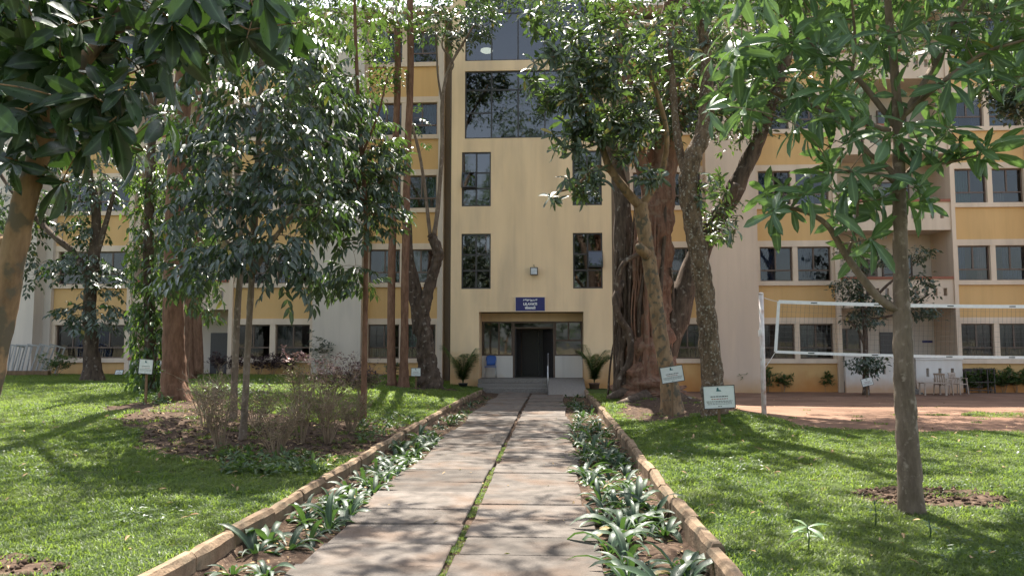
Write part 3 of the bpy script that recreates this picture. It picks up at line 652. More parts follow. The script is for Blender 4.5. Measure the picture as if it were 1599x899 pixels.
# steps and ramp
g0 = -.12
for i, (y0, z1) in enumerate(((YT-1.05, .04), (YT-.70, .19))): bx('step', 'step', -2.87, -.20, y0, YT-.351, g0-.2, z1, bevel=.01)
MB().add([(-.15, YT-.352, PF-.002), (1.2, YT-.352, PF-.002), (1.2, YT-3.0, g0-.02), (-.15, YT-3.0, g0-.02), (-.15, YT-.352, -.4), (1.2, YT-.352, -.4), (1.2, YT-3.0, -.4), (-.15, YT-3.0, -.4)],
         [(3, 2, 1, 0), (0, 1, 5, 4), (1, 2, 6, 5), (2, 3, 7, 6), (3, 0, 4, 7)]).build('ramp', M['step'], bld)
rail = thing('handrail', (-.17, YT-1.7, 0), 'grey steel handrail between the entrance steps and the ramp', 'handrail')
for y, z in ((YT-.4, PF), (YT-2.6, -.08)): MB().tube([(-.17, y, z-.05), (-.17, y, z+.5), (-.17, y, z+1.0)], .025, 10).build('post', M['steel'], rail, True)
MB().tube([(-.17, YT-.4, PF+.98), (-.17, YT-1.5, .66), (-.17, YT-2.6, .90)], .022, 10).build('top_rail', M['steel'], rail, True)
MB().tube([(-.17, YT-.4, PF+.5), (-.17, YT-1.5, .44), (-.17, YT-2.6, .42)], .015, 8).build('mid_rail', M['steel'], rail, True)
# stair lamp inside the tower window
lp = at(760, 80, YT+1.6)
lampo = thing('ceiling_lamp', lp, 'lit round lamp glowing behind the top tower window', 'lamp')
link('shade', MB().lathe([(.02, -.07), (.20, -.05), (.27, 0), (.26, .05), (.1, .07)], 20).mesh('shade', M['lampglow'], True), lampo, (0, 0, 0))
link('rod', MB().tube([(0, 0, .06), (0, 0, .3), (0, 0, 2.3)], .012, 6).mesh('rod', M['dframe']), lampo, (0, 0, 0))
# ground floor of the balcony bay on the court side: low white walls, steps, door, sign
x0, x1 = BALR; fz = ROWS[0]-.95
wall_holes('porch_wall', 'white', x0-.02, x0+2.15, -.75, 1.18, YW-.42, YW-.28, [(x0+.45+i*.52, x0+.57+i*.52, .45, .80) for i in range(3)])
wall_holes('porch_wall', 'white', x1-1.85, x1+.02, -.75, 1.05, YW-.42, YW-.28, [(x1-1.45+i*.5, x1-1.33+i*.5, .35, .70) for i in range(3)])
bx('coping', 'white', x0-.05, x0+2.18, YW-.46, YW-.24, 1.182, 1.24); bx('coping', 'white', x1-1.88, x1+.05, YW-.46, YW-.24, 1.052, 1.11)
bx('porch_floor', 'step', x0, x1, YW-.279, YW+.019, -.5, fz)
bx('balcony_door', 'dframe', 14.55, 15.35, YW+1.69, YW+1.746, fz, fz+2.1)
window(13.1, YW+1.67, 1.0, 1.2, 1.4, CW, rs=5)
for i in range(3): bx('step', 'step', x0+2.2, x1-1.9, YW-.45-.3*i, YW-.42+.13-.3*i+.29 if i == 0 else YW-.451-.3*(i-1), -.7, -.02-.12*i, bevel=.008)
bx('porch_wall', 'white', BALL[0], BALL[0]+1.9, YW-.12, YW-.02, -.6, 1.0); bx('coping', 'coping', BALL[0]-.03, BALL[0]+1.95, YW-.17, YW+.01, 1.002, 1.1)
bx('balcony_door', 'dframe', -15.9, -15.1, YW+1.69, YW+1.746, fz, fz+2.1)

# ================================================================== WRITING
def text_mesh(s, size, mat, bold=0.0):
    cu = bpy.data.curves.new('txt', 'FONT'); cu.body = s; cu.size = size; cu.align_x = 'CENTER'; cu.align_y = 'CENTER'; cu.extrude = .002; cu.offset = bold; cu.resolution_u = 3
    o = bpy.data.objects.new('txt', cu); col.objects.link(o); dg = bpy.context.evaluated_depsgraph_get(); me = bpy.data.meshes.new_from_object(o.evaluated_get(dg))
    bpy.data.objects.remove(o); bpy.data.curves.remove(cu); me.materials.clear(); me.materials.append(mat); me.name = 'lettering'; return me
a, b = at(804, 463, YT-.05), at(852, 486.5, YT-.05); w, h = (b[0]-a[0])/2, (a[2]-b[2])/2; c = (a+b)/2
sg = thing('name_board', (c[0], YT-.02, c[2]-h), 'navy blue name board with white lettering above the entrance', 'sign')
link('panel', MB().box(-w+.03, w-.03, -.04, -.002, .03, 2*h-.03).mesh('panel', M['navy']), sg, (0, 0, 0))
link('border', MB().box(-w, w, -.05, .018, 0, .03).box(-w, w, -.05, .018, 2*h-.03, 2*h).box(-w, -w+.03, -.049, .017, .03, 2*h-.03).box(w-.03, w, -.049, .017, .03, 2*h-.03).mesh('border', M['cream']), sg, (0, 0, 0))
for s, z, sz in (('\u0cb2\u0cc0\u0cb2\u0cbe\u0cb5\u0ca4\u0cbf', 2*h*.755, .125), ('LILAVATI', 2*h*.50, .135), ('\u0932\u0940\u0932\u093e\u0935\u0924\u0940', 2*h*.235, .125)):
    t = link('lettering', text_mesh(s, sz, M['white_paint'], .006), sg, (0, -.046, z)); t.rotation_euler = (R(90), 0, 0)
# floodlight above it
c = at(834, 424, YT)
fl = thing('wall_floodlight', (c[0], YT, c[2]), 'small square grey floodlight on the tower above the blue sign', 'lamp')
link('housing', MB().box(-.15, .15, -.22, -.08, -.15, .15).box(-.05, .05, -.08, -.0, -.05, .05).mesh('housing', M['dframe']), fl, (0, 0, 0))
link('lens', MB().box(-.12, .12, -.226, -.2205, -.12, .12).mesh('lens', M['lens']), fl, (0, 0, 0))
link('cable', MB().tube([(0, -.02, .05), (0, -.02, .2), (-.01, -.012, .28)], .012, 6).mesh('cable', M['dframe']), fl, (0, 0, 0))
# small blue sign by the side porch door
c = at(1449, 533, YW+1.68); s = thing('door_plate', (c[0], YW+1.74, c[2]), 'small blue plate on the wall of the white side porch', 'sign')
link('plate', MB().box(-.22, .22, -.03, 0, -.05, .05).mesh('plate', M['navy']), s, (0, 0, 0)); t = link('lettering', text_mesh('OFFICE' if False else '', .05, M['white_paint']), s, (0, -.034, 0)) if False else None
# plant name boards
def plant_board(px, py, Y, wpx, hpx, tilt, label, stake=True, lean=0, dark=True):
    c = at(px, py, Y); w, h = wpx*Y/F_PX/2, hpx*Y/F_PX/2; g = float(gz(c[0], c[1]))
    s = thing('plant_name_board', (c[0], c[1], g), label, 'sign', 'plant name boards')
    mt = Matrix.Translation((0, 0, c[2]-g)) @ Matrix.Rotation(R(tilt), 4, 'Y') @ Matrix.Rotation(R(lean), 4, 'X')
    def put(n, me): o = link(n, me, s, mat4=mt.copy()); return o
    put('board', MB().box(-w+.008, w-.008, -.006, .008, -h+.008, h-.008).mesh('board', M['board']))
    fr = MB(); t = .011; fr.box(-w, w, -.012, .012, h-t, h).box(-w, w, -.012, .012, -h, -h+t).box(-w, -w+t, -.0118, .0118, -h+t, h-t).box(w-t, w, -.0118, .0118, -h+t, h-t)
    put('board_frame', fr.mesh('board_frame', M['dframe' if dark else 'steel']))
    ln = MB(); k = w/.30
    for z, hw, th in ((.05, .55, .018), (-.36, .82, .010), (-.47, .80, .008), (-.60, .76, .008), (-.80, .12, .012)):
        x = -hw*w
        while x < hw*w:
            q = random.uniform(.02, .05)*k; ln.box(x, min(x+q, hw*w), -.0085, -.0065, z*h-th*k*.5, z*h+th*k*.5); x += q+.010*k
    put('printed_text', ln.mesh('printed_text', M['ink']))
    l2 = MB(); x = -.5*w
    while x < .5*w: q = random.uniform(.02, .05)*k; l2.box(x, x+q, -.0085, -.0065, -.16*h-.007*k, -.16*h+.007*k); x += q+.012*k
    put('red_text', l2.mesh('red_text', M['inkred']))
    put('emblem', MB().add([(-.16*w, -.009, .5*h), (.16*w, -.009, .5*h), (.1*w, -.009, .6*h), (0, -.009, .62*h), (-.02*w, -.009, .82*h), (-.12*w, -.009, .8*h)], [(0, 1, 2, 3, 4, 5)]).mesh('emblem', M['teal']))
    if stake: link('stake', MB().box(-.02, .02, .014, .05, -.15, c[2]-g+h*.4).mesh('stake', M['wood']), s, (0, 0, 0))
    return s
plant_board(1123, 619.5, 13.2, 48, 35, -3, 'large white plant name board on a stake before the lichen-mottled trunk')
plant_board(1049.5, 584, 15.8, 35, 25, -9, 'white plant name board tilted against the pale leaning trunk')
plant_board(228, 572, 14.8, 24, 24, 4, 'white plant name board on a stake beside the tall reddish trunk')
plant_board(649.5, 580.5, 25.4, 15.5, 13, 0, 'small white plant name board at the foot of the forked dark trunk')
plant_board(1354, 596, 29.2, 17, 12, -14, 'crooked white name board under the dark bushy tree by the side porch')
plant_board(186, 581, 27.5, 13, 8, 0, 'small pale plate low on the grass before the ground-floor window', lean=-25, stake=False)

# ================================================================== TREES
def pts_px(lst, Y, jy=.35):
    return np.array([at(p[0], p[1], Y+(p[2] if len(p) > 2 else rng.uniform(-jy, jy))) for p in lst])
def fill_px(x0, x1, y0, y1, n, Y, jy):
    return [(rng.uniform(x0, x1), rng.uniform(y0, y1), rng.uniform(-jy, jy)) for _ in range(n)]
# -- near tree, big dark drooping leaves (left foreground)
tp = [(150, 205), (92, 135), (45, 175), (110, 285), (190, 65), (250, 55), (312, 45), (365, 30), (430, 45), (235, 125), (265, 175), (30, 45), (8, 245), (60, 255),
      (120, 60), (165, 120), (205, 185), (300, 95), (340, 75), (400, 15), (450, 20), (470, 35), (20, 110), (75, 20), (140, 10), (220, 10), (285, 5), (180, 25), (110, 165),
      (225, 235), (95, 90), (0, 150), (5, 20), (50, 80), (260, 95), (200, 90), (150, 150), (330, 10), (245, 20), (385, 60), (20, 200), (70, 60), (130, 100), (175, 170), (0, 330), (275, 130), (350, 50), (320, 25), (300, 60), (415, 30)]
tp += fill_px(-120, 420, -160, -10, 60, 0, 1.2) + fill_px(-300, 0, -120, 200, 40, 0, 1.0) + fill_px(0, 380, -20, 110, 40, 0, .8) + fill_px(0, 200, 80, 230, 14, 0, .6)
T1Y = 4.3
tree('broadleaf_tree', 'leaning tan trunk with big dark drooping leaves, standing on the sunlit lawn', T1Y,
     [[(-78, 905, 25.84), (-50, 730, 23.56), (-25, 620, 22.04), (5, 480, 20.52), (35, 330, 18.24), (72, 205, 15.2)], [(72, 205, 16.15), (108, 125, 12.75), (165, 55, 10.2, 0.2), (215, -30, 7.65, 0.4), (300, -140, 5.1, 0.6)], [(72, 205, 12.75), (62, 110, 10.2, -0.2), (40, 20, 8.5, -0.4), (0, -120, 5.95, -0.5)], [(10, 385, 12.75), (-30, 350, 11.05, 0.2), (-110, 240, 7.65, 0.4)], [(165, 55, 6.8, 0.2), (260, 20, 5.1, 0.1), (400, 0, 3.4, 0)]],
     pts_px([t if len(t) > 2 else (*t, rng.uniform(-.5, .6)) for t in tp], T1Y), dict(gen=whorls, kind='broad', mat='lf_near', nl=8, L=.25, spread=(75, 140), up=.5, old=.003), 'bk_pale', flare=1.3, twig_r=.014)
# -- young tree at the right with light green whorls
T13Y = 7.25
tp = [(1205, 330), (1235, 322), (1195, 300), (1225, 285), (1290, 275), (1262, 262), (1310, 290), (1330, 265), (1345, 305), (1380, 312), (1360, 285), (1320, 330), (1440, 290), (1455, 318), (1432, 262), (1420, 315),
      (1396, 205, -.7), (1360, 180), (1330, 205), (1300, 190), (1270, 180), (1345, 225), (1420, 190), (1450, 200), (1475, 170), (1500, 235, -.3), (1525, 228, -.4), (1550, 240, -.4), (1498, 215), (1440, 225), (1475, 195),
      (1340, 392), (1325, 350), (1365, 372), (1300, 310), (1260, 300), (1285, 240), (1310, 230), (1260, 215)]
tp += fill_px(1085, 1250, 60, 190, 21, 0, .7) + fill_px(1250, 1599, 0, 110, 19, 0, .8) + fill_px(1090, 1260, 0, 80, 8, 0, .6) + fill_px(1250, 1420, 130, 220, 4, 0, .6) + fill_px(1150, 1800, -280, -10, 150, 0, 1.3) + fill_px(1480, 1720, 20, 160, 16, 0, .7)
tree('young_tree', 'slim grey young tree with large light green leaf whorls, ringed by bare soil', T13Y,
     [[(1424, 790, 18.0), (1418, 700, 15.6), (1412, 600, 14.6), (1409, 505, 13.0), (1407, 455, 11.0), (1406, 380, 10.4), (1404, 280, 9.4), (1402, 200, 7.6), (1396, 100, 6.2), (1386, 0, 5.2), (1380, -150, 4)], [(1408, 487, 7.2), (1370, 463, 6.48), (1322, 400, 5.4), (1292, 352, 4.32, -0.1), (1255, 330, 3.24, -0.2), (1215, 322, 2.16, -0.2)], [(1322, 402, 2.88), (1337, 350, 2.16), (1340, 300, 1.58)], [(1404, 300, 5.04), (1392, 268, 4.32), (1355, 238, 3.24), (1330, 212, 2.16)], [(1404, 292, 3.6), (1375, 272, 2.88, -0.2), (1320, 268, 1.8, -0.4)], [(1406, 285, 3.6), (1430, 258, 2.88), (1475, 255, 2.3, -0.2), (1530, 242, 1.58, -0.3)], [(1404, 190, 5.76), (1440, 135, 5.04), (1472, 75, 4.32, 0.2), (1500, 15, 3.6, 0.3), (1560, -80, 2.16, 0.4)], [(1408, 182, 5.04), (1480, 122, 3.96, -0.2), (1540, 82, 2.88, -0.3), (1610, 60, 2.16, -0.4)], [(1400, 200, 5.04), (1335, 118, 3.96, 0.2), (1298, 100, 3.24, 0.2), (1262, 62, 2.52, 0.3), (1220, 25, 1.8, 0.4)], [(1390, 205, 4.32), (1300, 175, 3.24, 0.3), (1220, 150, 2.52, 0.4), (1140, 120, 1.8, 0.4)], [(1330, 118, 2.88, 0.2), (1335, 60, 2.16, 0.1), (1330, 0, 1.73)]],
     np.vstack([pts_px([t if len(t) > 2 else (*t, rng.uniform(-.5, .5)) for t in tp], T13Y, .5), blob((4.4, 8.5, 4.9), None, 0, 2.3, 1.2, .6, 14), blob((4.2, 9.2, 6.4), None, 0, 2.9, 1.7, .5, 190)]), dict(gen=whorls, kind='big', mat='lf_green', nl=9, L=.325, spread=(50, 115), up=.55, old=.004), 'bk_grey', flare=1.08, twig_r=.011)  # last clump hangs above the frame, added to deepen shade on the near-right lawn
# -- tall straight reddish tree
tree('tall_tree', 'tall straight reddish trunk with flared roots beside the dry shrub bed', 15.6,
     [[(274, 640, 23.4), (272, 600, 17.94), (271, 540, 15.99), (271, 450, 15.21), (274, 300, 14.43), (287, 130, 13.65), (296, 0, 12.48), (300, -160, 10.14)], [(296, -20, 7.02), (260, -120, 5.46, 0.6), (210, -230, 3.9, 1.0)], [(298, -60, 7.02), (360, -150, 5.46, -0.5), (430, -260, 3.9, -1)], [(272, 590, 9.36), (262, 622, 8.58, -0.15), (246, 640, 6.24, -0.3)], [(275, 585, 9.36), (290, 622, 7.8, -0.2), (303, 640, 5.46, -0.35)]],
     np.vstack([blob(300, -190, 15.5, 3.4, 3.2, 1.7, 230), blob((-10.5, 17, 11), None, 0, 3.5, 2.5, 1.2, 150), blob((-5, 13, 9.8), None, 0, 2.2, 1.6, .8, 60), blob((-8.2, 12, 8.4), None, 0, 1.8, 1.3, .5, 55), blob((-12.5, 13.5, 9.5), None, 0, 2.0, 1.2, .5, 50), blob(390, 10, 16.5, 1.3, 1.0, .9, 30)]), dict(gen=scatter, kind='mid', mat='lf_canopy', nl=11, L=.17, r=.34), 'bk_red', flare=1.25, singles=120, lump=.05)  # world-placed boughs are out of view, added to shade the left lawn
# -- leafy vine column on a trunk
t = tree('vine_covered_tree', 'trunk wrapped in a column of green climbing leaves beside the tall reddish trunk', 18.0,
     [[(236, 612, 9), (234, 500, 9), (232, 380, 8), (236, 250, 7), (240, 120, 5)]],
     np.vstack([pts_px(fill_px(206, 262, 440, 605, 190, 0, .35), 18), pts_px(fill_px(200, 268, 270, 450, 160, 0, .45), 18), pts_px(fill_px(255, 345, 330, 500, 80, 0, .5), 18), pts_px(fill_px(200, 330, 200, 330, 70, 0, .5), 18)]),
     dict(gen=scatter, kind='mid', mat='lf_canopy', nl=7, L=.17, r=.13, droop=.9), 'bk_dark', flare=1, twig_r=.008, singles=300)
# -- dark tree before the left windows
tree('dark_tree', 'dark trunk with drooping leaf clumps standing before the left ground-floor windows', 25.0,
     [[(146, 588, 12.9), (142, 540, 10.32), (140, 470, 9.46), (147, 400, 8.6), (150, 330, 6.88), (138, 260, 5.16), (130, 180, 3.44)], [(142, 440, 6.02), (118, 398, 5.16), (88, 372, 4.73), (60, 345, 4.3, 0.2), (20, 300, 3.44, 0.4), (-20, 240, 2.58, 0.6)], [(146, 410, 5.16), (165, 350, 4.3), (178, 300, 2.58)]],
     np.vstack([blob(140, 300, 25, .95, .9, .8, 60), blob(128, 355, 25, .8, .8, .55, 34), blob(125, 415, 24.6, 1.15, .9, .5, 55), blob(152, 488, 24.6, 1.25, .9, .5, 62), blob(170, 440, 24.8, .7, .6, .5, 24), blob(30, 330, 25.3, 1.0, .8, 1.3, 90), blob(35, 420, 25.3, .7, .6, .7, 30), blob(60, 230, 25, 1.6, 1.2, 1.2, 110), blob(190, 250, 25, 1.3, 1.0, 1.0, 60), blob(110, 140, 25, 1.8, 1.2, 1.0, 80)]),
     dict(gen=sprays, kind='small', mat='lf_droop', npair=3, L=.24, length=.38, droop=.55), 'bk_dark', singles=300)
# -- second pair of trunks behind the reddish one
tree('twin_stem_tree', 'pair of slim brown trunks behind the tall reddish trunk by the balcony bay', 26.5,
     [[(297, 586, 9), (297, 500, 7.5), (294, 400, 7), (292, 250, 6), (290, 100, 5), (288, -60, 4)], [(310, 584, 8), (308, 500, 7), (304, 400, 6.5), (306, 250, 5.5), (312, 100, 4.5), (318, -60, 4)]],
     np.vstack([blob(300, -60, 26.5, 3.2, 2.4, 2.2, 120), blob(200, 60, 26, 2.4, 1.5, 1.6, 80)]), dict(gen=scatter, kind='small', mat='lf_canopy', nl=12, L=.22, r=.35), 'bk_red', singles=0)
# -- the two slim trees in the shrub bed with big drooping crowns
tree('slim_tree', 'slim pale trunk rising from the dry shrubs into a dense dark drooping crown', 11.2,
     [[(378, 697, 6.12), (382, 640, 5.4), (386, 560, 5.04), (392, 450, 4.86), (398, 330, 5.4, 0.1), (405, 200, 4.5, 0.2), (410, 60, 3.6, 0.3)], [(394, 430, 4.05), (430, 370, 3.6, -0.3), (470, 320, 2.7, -0.5)], [(396, 380, 3.6), (360, 310, 3.15, 0.2), (320, 260, 2.25, 0.4)], [(400, 290, 3.6), (440, 220, 2.7, 0.4), (480, 170, 1.8, 0.6)]],
     np.vstack([blob(405, 385, 10.7, .95, .7, .26, 55), blob(355, 320, 11.0, .75, .6, .28, 35), blob(455, 320, 10.9, .75, .7, .30, 44), blob(400, 255, 10.8, .75, .7, .30, 44), blob(330, 225, 11.3, .6, .6, .28, 26), blob(475, 225, 11.2, .65, .7, .30, 35), blob(420, 165, 11.1, .75, .7, .30, 41), blob(350, 125, 11.5, .7, .7, .28, 26), blob(470, 105, 11.4, .75, .7, .3, 32), blob(410, 60, 11.4, .8, .7, .3, 32), blob(465, 430, 11.0, .4, .4, .16, 11), blob(330, 420, 11.0, .35, .4, .14, 8)]),
     dict(gen=sprays, kind='mid', mat='lf_droop', npair=4, L=.19, length=.36, droop=.5, up=.2), 'bk_grey', flare=1.15, twig_r=.009, singles=300)
tree('slim_tree', 'slim brown trunk just behind the pale one with a looser crown of bluish leaves', 13.0,
     [[(364, 668, 5.94), (366, 600, 5.22), (370, 500, 4.95), (376, 400, 4.5), (372, 300, 4.5), (362, 180, 3.6)], [(374, 400, 3.6), (340, 360, 2.7, 0.3), (300, 330, 1.8, 0.5)]],
     np.vstack([blob(335, 285, 13, .7, .7, .25, 24), blob(300, 355, 13, .65, .6, .22, 22), blob(300, 430, 13.2, .6, .6, .24, 24), blob(385, 200, 13, .8, .8, .22, 24), blob(310, 180, 13, .7, .7, .25, 22), blob(490, 160, 13.4, .8, .8, .28, 30), blob(400, 100, 13, .9, .8, .25, 28), blob(335, 410, 12.6, .5, .5, .18, 16), blob(490, 280, 13.4, .5, .6, .22, 18), blob(455, 35, 13.2, 1.0, .8, .3, 30)]),
     dict(gen=sprays, kind='mid', mat='lf_droop', npair=4, L=.19, length=.36, droop=.5, up=.2), 'bk_grey', flare=1.15, twig_r=.009, singles=300)
# -- thin tree nearer the entrance lawn
tree('thin_tree', 'thin brown trunk by the kerb with glossy sunlit leaves high up', 14.8,
     [[(567, 652, 5.6), (569, 560, 4.16), (571, 450, 3.84), (571, 330, 3.52), (562, 200, 3.2), (556, 80, 2.72), (552, -60, 2.4)], [(571, 330, 2.4), (545, 260, 1.92, 0.2), (515, 200, 1.6, 0.3)], [(566, 240, 2.0), (590, 180, 1.6, -0.3), (605, 120, 1.2, -0.4)]],
     np.vstack([blob(535, 210, 14.8, .95, .9, 1.4, 230), blob(555, 330, 14.8, .8, .7, .8, 120), blob(545, 430, 14.8, .65, .6, .35, 34), blob(500, 130, 15, 1.1, 1.0, .9, 110), blob(530, 20, 15.0, 1.4, 1.0, .7, 60), blob(600, 250, 14.8, .4, .5, .6, 26), blob(505, 330, 15, .4, .5, .5, 24), blob(480, 240, 15.2, .5, .6, .9, 50)]),
     dict(gen=sprays, kind='mid', mat='lf_silver', npair=4, L=.20, length=.36, droop=.35, up=.25), 'bk_red', flare=1.1, twig_r=.009, singles=300)
# -- twin tall trunks
tree('twin_trunk_tree', 'two tall reddish trunks joined at the base on the lawn before the wing', 25.6,
     [[(630, 606, 8.14), (631, 560, 6.36), (633, 400, 5.92), (636, 250, 5.62), (641, 120, 5.33), (640, 0, 5.18), (640, -200, 4.44)], [(613, 604, 8.14), (611, 560, 6.51), (612, 400, 5.92), (617, 250, 5.48), (621, 100, 5.18), (618, 0, 5.18), (606, -200, 4.44)], [(620, 0, 2.96), (590, -50, 2.22), (560, -120, 1.48)]],
     np.vstack([blob(625, -190, 25.5, 3.8, 3.0, 2.4, 230), blob((-2.3, 22.5, 13.6), None, 0, 3.2, 2.6, .9, 150), blob(560, 40, 24.5, 1.7, 1.3, 1.1, 90), blob(470, 10, 24.5, 1.8, 1.3, 1.3, 90), blob(595, 110, 25, .7, .7, .9, 40)]), dict(gen=scatter, kind='small', mat='lf_canopy', nl=12, L=.20, r=.34), 'bk_red', flare=1.3, singles=200)  # second clump is an unseen bough, put in to shade the far path
# -- forked pollarded trunk
tree('pollarded_tree', 'dark forked trunk with lopped limbs and thin new shoots beside the tower', 26.6,
     [[(672, 606, 17.76), (668, 575, 14.06), (663, 530, 12.58), (660, 490, 11.1), (670, 450, 8.88), (680, 415, 8.14), (684, 395, 8.88), (676, 372, 7.4), (674, 366, 6.66)], [(655, 520, 10.2), (648, 470, 9.35), (641, 430, 8.5), (637, 390, 6.8), (633, 345, 5.1), (628, 310, 3.4)], [(660, 485, 7.65), (652, 450, 6.8), (645, 420, 5.1), (641, 395, 4.25), (640, 350, 3.4)], [(672, 370, 2.98), (664, 300, 2.55), (655, 240, 2.55), (640, 180, 2.04), (634, 110, 1.53)], [(678, 368, 3.82), (684, 320, 3.4), (690, 240, 3.23), (691, 160, 3.06), (700, 110, 2.55), (722, 70, 1.87), (740, 40, 1.36)], [(691, 165, 1.87), (684, 120, 1.7), (682, 80, 1.36), (680, 40, 1.02)], [(697, 120, 1.7), (708, 100, 1.36), (690, 70, 1.19), (705, 30, 0.85)]],
     np.vstack([blob(712, 40, 26.6, 1.55, 1.2, .55, 120), blob(665, 15, 26.6, .9, .9, .6, 50), blob(750, 20, 26.4, .7, .7, .5, 40), blob(650, 210, 26.5, .35, .4, .9, 10)]), dict(gen=sprays, kind='small', mat='lf_droop', npair=3, L=.20, length=.34, droop=.3), ['bk_dark', 'bk_dark', 'bk_dark', 'bk_grey'], flare=1.35, singles=200, lump=.13)
# -- great fig
FY = 20.5
fig = tree('fig_tree', 'massive reddish fig trunk hung with aerial roots beside the entrance tower', FY,
     [[(1012, 640, 50), (1010, 600, 42), (1012, 540, 36), (1018, 450, 29), (1024, 360, 26), (1032, 260, 24), (1042, 150, 20), (1050, 30, 17), (1060, -120, 12)],
      [(1030, 570, 20), (1055, 500, 19), (1078, 430, 18), (1108, 360, 16), (1145, 300, 14, -.2), (1172, 245, 12, -.3), (1195, 190, 10, -.4), (1230, 80, 8, -.5), (1260, -60, 6, -.6)],
      [(985, 600, 22), (978, 520, 19), (975, 430, 17), (973, 340, 14), (965, 270, 11), (945, 200, 9, -.3), (925, 130, 7, -.5)],
      [(1028, 330, 14), (1000, 250, 11, -.4), (985, 150, 9, -.6), (960, 40, 7, -.8)], [(1036, 240, 12), (1080, 150, 9, .5), (1110, 40, 7, .8)], [(1118, 345, 8, -.5), (1140, 310, 8, -.9), (1150, 287, 6, -1.1)]],
     np.vstack([blob(1010, 60, FY, 2.6, 2.0, 1.5, 210), blob(1090, 130, FY-1, 1.7, 1.5, 1.4, 170), blob(1160, 160, FY-.5, 1.5, 1.2, 1.2, 120), blob(1010, 180, FY-1.2, 1.1, .8, .8, 70), blob(900, 20, FY, 1.6, 1.4, .9, 90), blob(1180, 60, FY, 1.8, 1.5, 1.4, 110), blob(1190, -180, FY, 3.6, 3.2, 1.8, 190), blob(1270, 90, FY+1, 2.4, 1.5, 1.6, 150), blob(1370, 60, FY+1.5, 2.0, 1.5, 1.2, 90), blob(1120, 330, FY-.8, .6, .5, .9, 30), blob(780, -20, FY+1, 1.2, 1.2, .6, 50)]),
     dict(gen=scatter, kind='mid', mat='lf_silver', nl=9, L=.20, r=.30, old=.03), ['bk_fig', 'bk_dark', 'bk_dark', 'bk_fig', 'bk_fig', 'bk_dark'], flare=1.25, singles=300, lump=.14, sides=22)
for i in range(26):           # aerial roots clinging to the trunk
    x0 = random.choice([random.uniform(965, 1000), random.uniform(990, 1045)]); x1 = x0+random.uniform(-10, 18); r = random.uniform(1.4, 5.0); top = random.uniform(270, 420); f = (x0-1008)/30; dy = -.62+abs(x0-1008)/60*.5
    pts = []; n = 7; ph = random.uniform(0, 6)
    for k in range(n):
        u = k/(n-1); pts.append((x0+(x1-x0)*u+5*math.sin(ph+u*7)*(1-u*.3)+(x0-1008)*.35*(1-u), 618-(618-top)*u, r*(1-.45*u), dy+.1*math.sin(ph*2+u*5)))
    P, rr = smooth_path(*px_path(pts, FY)); MB().tube(P, rr, 7, .1, seed=i).build('aerial_root', M['bk_dark' if x0 < 992 or i % 3 == 0 else 'bk_fig'], fig, True)
for pts in ([(972, 440, 5, -.5), (962, 465, 6, -.7), (966, 495, 6, -.7), (982, 520, 6, -.6), (984, 560, 5, -.6), (968, 590, 5, -.6), (964, 612, 4, -.6)], [(1000, 395, 3, -.8), (975, 410, 4, -.8), (964, 440, 4, -.7), (968, 480, 5, -.6)], [(1010, 620, 12, -.9), (990, 625, 9, -1.3), (965, 632, 5, -1.8)], [(1030, 615, 14, -.6), (1060, 622, 11, -.9), (1095, 636, 6, -1.3)], [(985, 612, 12, -.4), (968, 615, 9, -.6), (950, 622, 5, -.8)]):
    P, rr = smooth_path(*px_path(pts, FY)); MB().tube(P, rr, 9, .12).build('aerial_root', M['bk_dark'], fig, True)
# -- pale leaning trunk in front of the fig
tree('leaning_tree', 'pale yellowish trunk leaning before the fig, topped by glossy silvery leaves', 16.6,
     [[(1050, 632, 17), (1044, 590, 12.5), (1034, 540, 11.5), (1024, 470, 11), (1014, 410, 11), (1004, 350, 11.5), (1000, 318, 11)], [(1002, 325, 8), (975, 295, 7, -.2), (952, 262, 6, -.3), (938, 225, 5, -.4), (915, 170, 4, -.6), (890, 110, 3, -.8)], [(1000, 322, 7), (1016, 300, 6), (1034, 268, 5), (1040, 200, 4, -.3), (1010, 100, 3, -.5)], [(955, 268, 4, -.3), (930, 262, 3, -.5), (900, 290, 2, -.7), (870, 300, 1.5, -.8)], [(1010, 398, 9, -.1), (1000, 388, 8, -.25), (996, 382, 6, -.3)]],
     np.vstack([blob(930, 160, 15.8, 1.05, 1.0, .95, 110), blob(880, 120, 15.6, .9, .8, .75, 70), blob(970, 90, 15.8, 1.1, 1.0, .9, 80), blob(895, 215, 15.6, .7, .7, .35, 34), blob(980, 210, 16, .6, .6, .6, 50), blob(915, 285, 15.8, .55, .5, .35, 20), blob(1015, 280, 16.2, .35, .4, .3, 14), blob(860, 310, 15.6, .15, .2, .1, 3), blob(890, 25, 15.6, 1.2, .9, .6, 40), blob((-.8, 11.6, 9.2), None, 0, 3.2, 2.3, .7, 190), blob((-.4, 17.8, 11.4), None, 0, 2.2, 1.2, .5, 40), blob((1.8, 10.5, 8.2), None, 0, 1.6, 1.5, .5, 36)]),  # world-placed clumps hang above the frame, added to dapple the path
     dict(gen=whorls, kind='big', mat='lf_silver', nl=8, L=.30, spread=(65, 118), up=.7, old=.03), 'bk_pale', flare=1.15, singles=300)
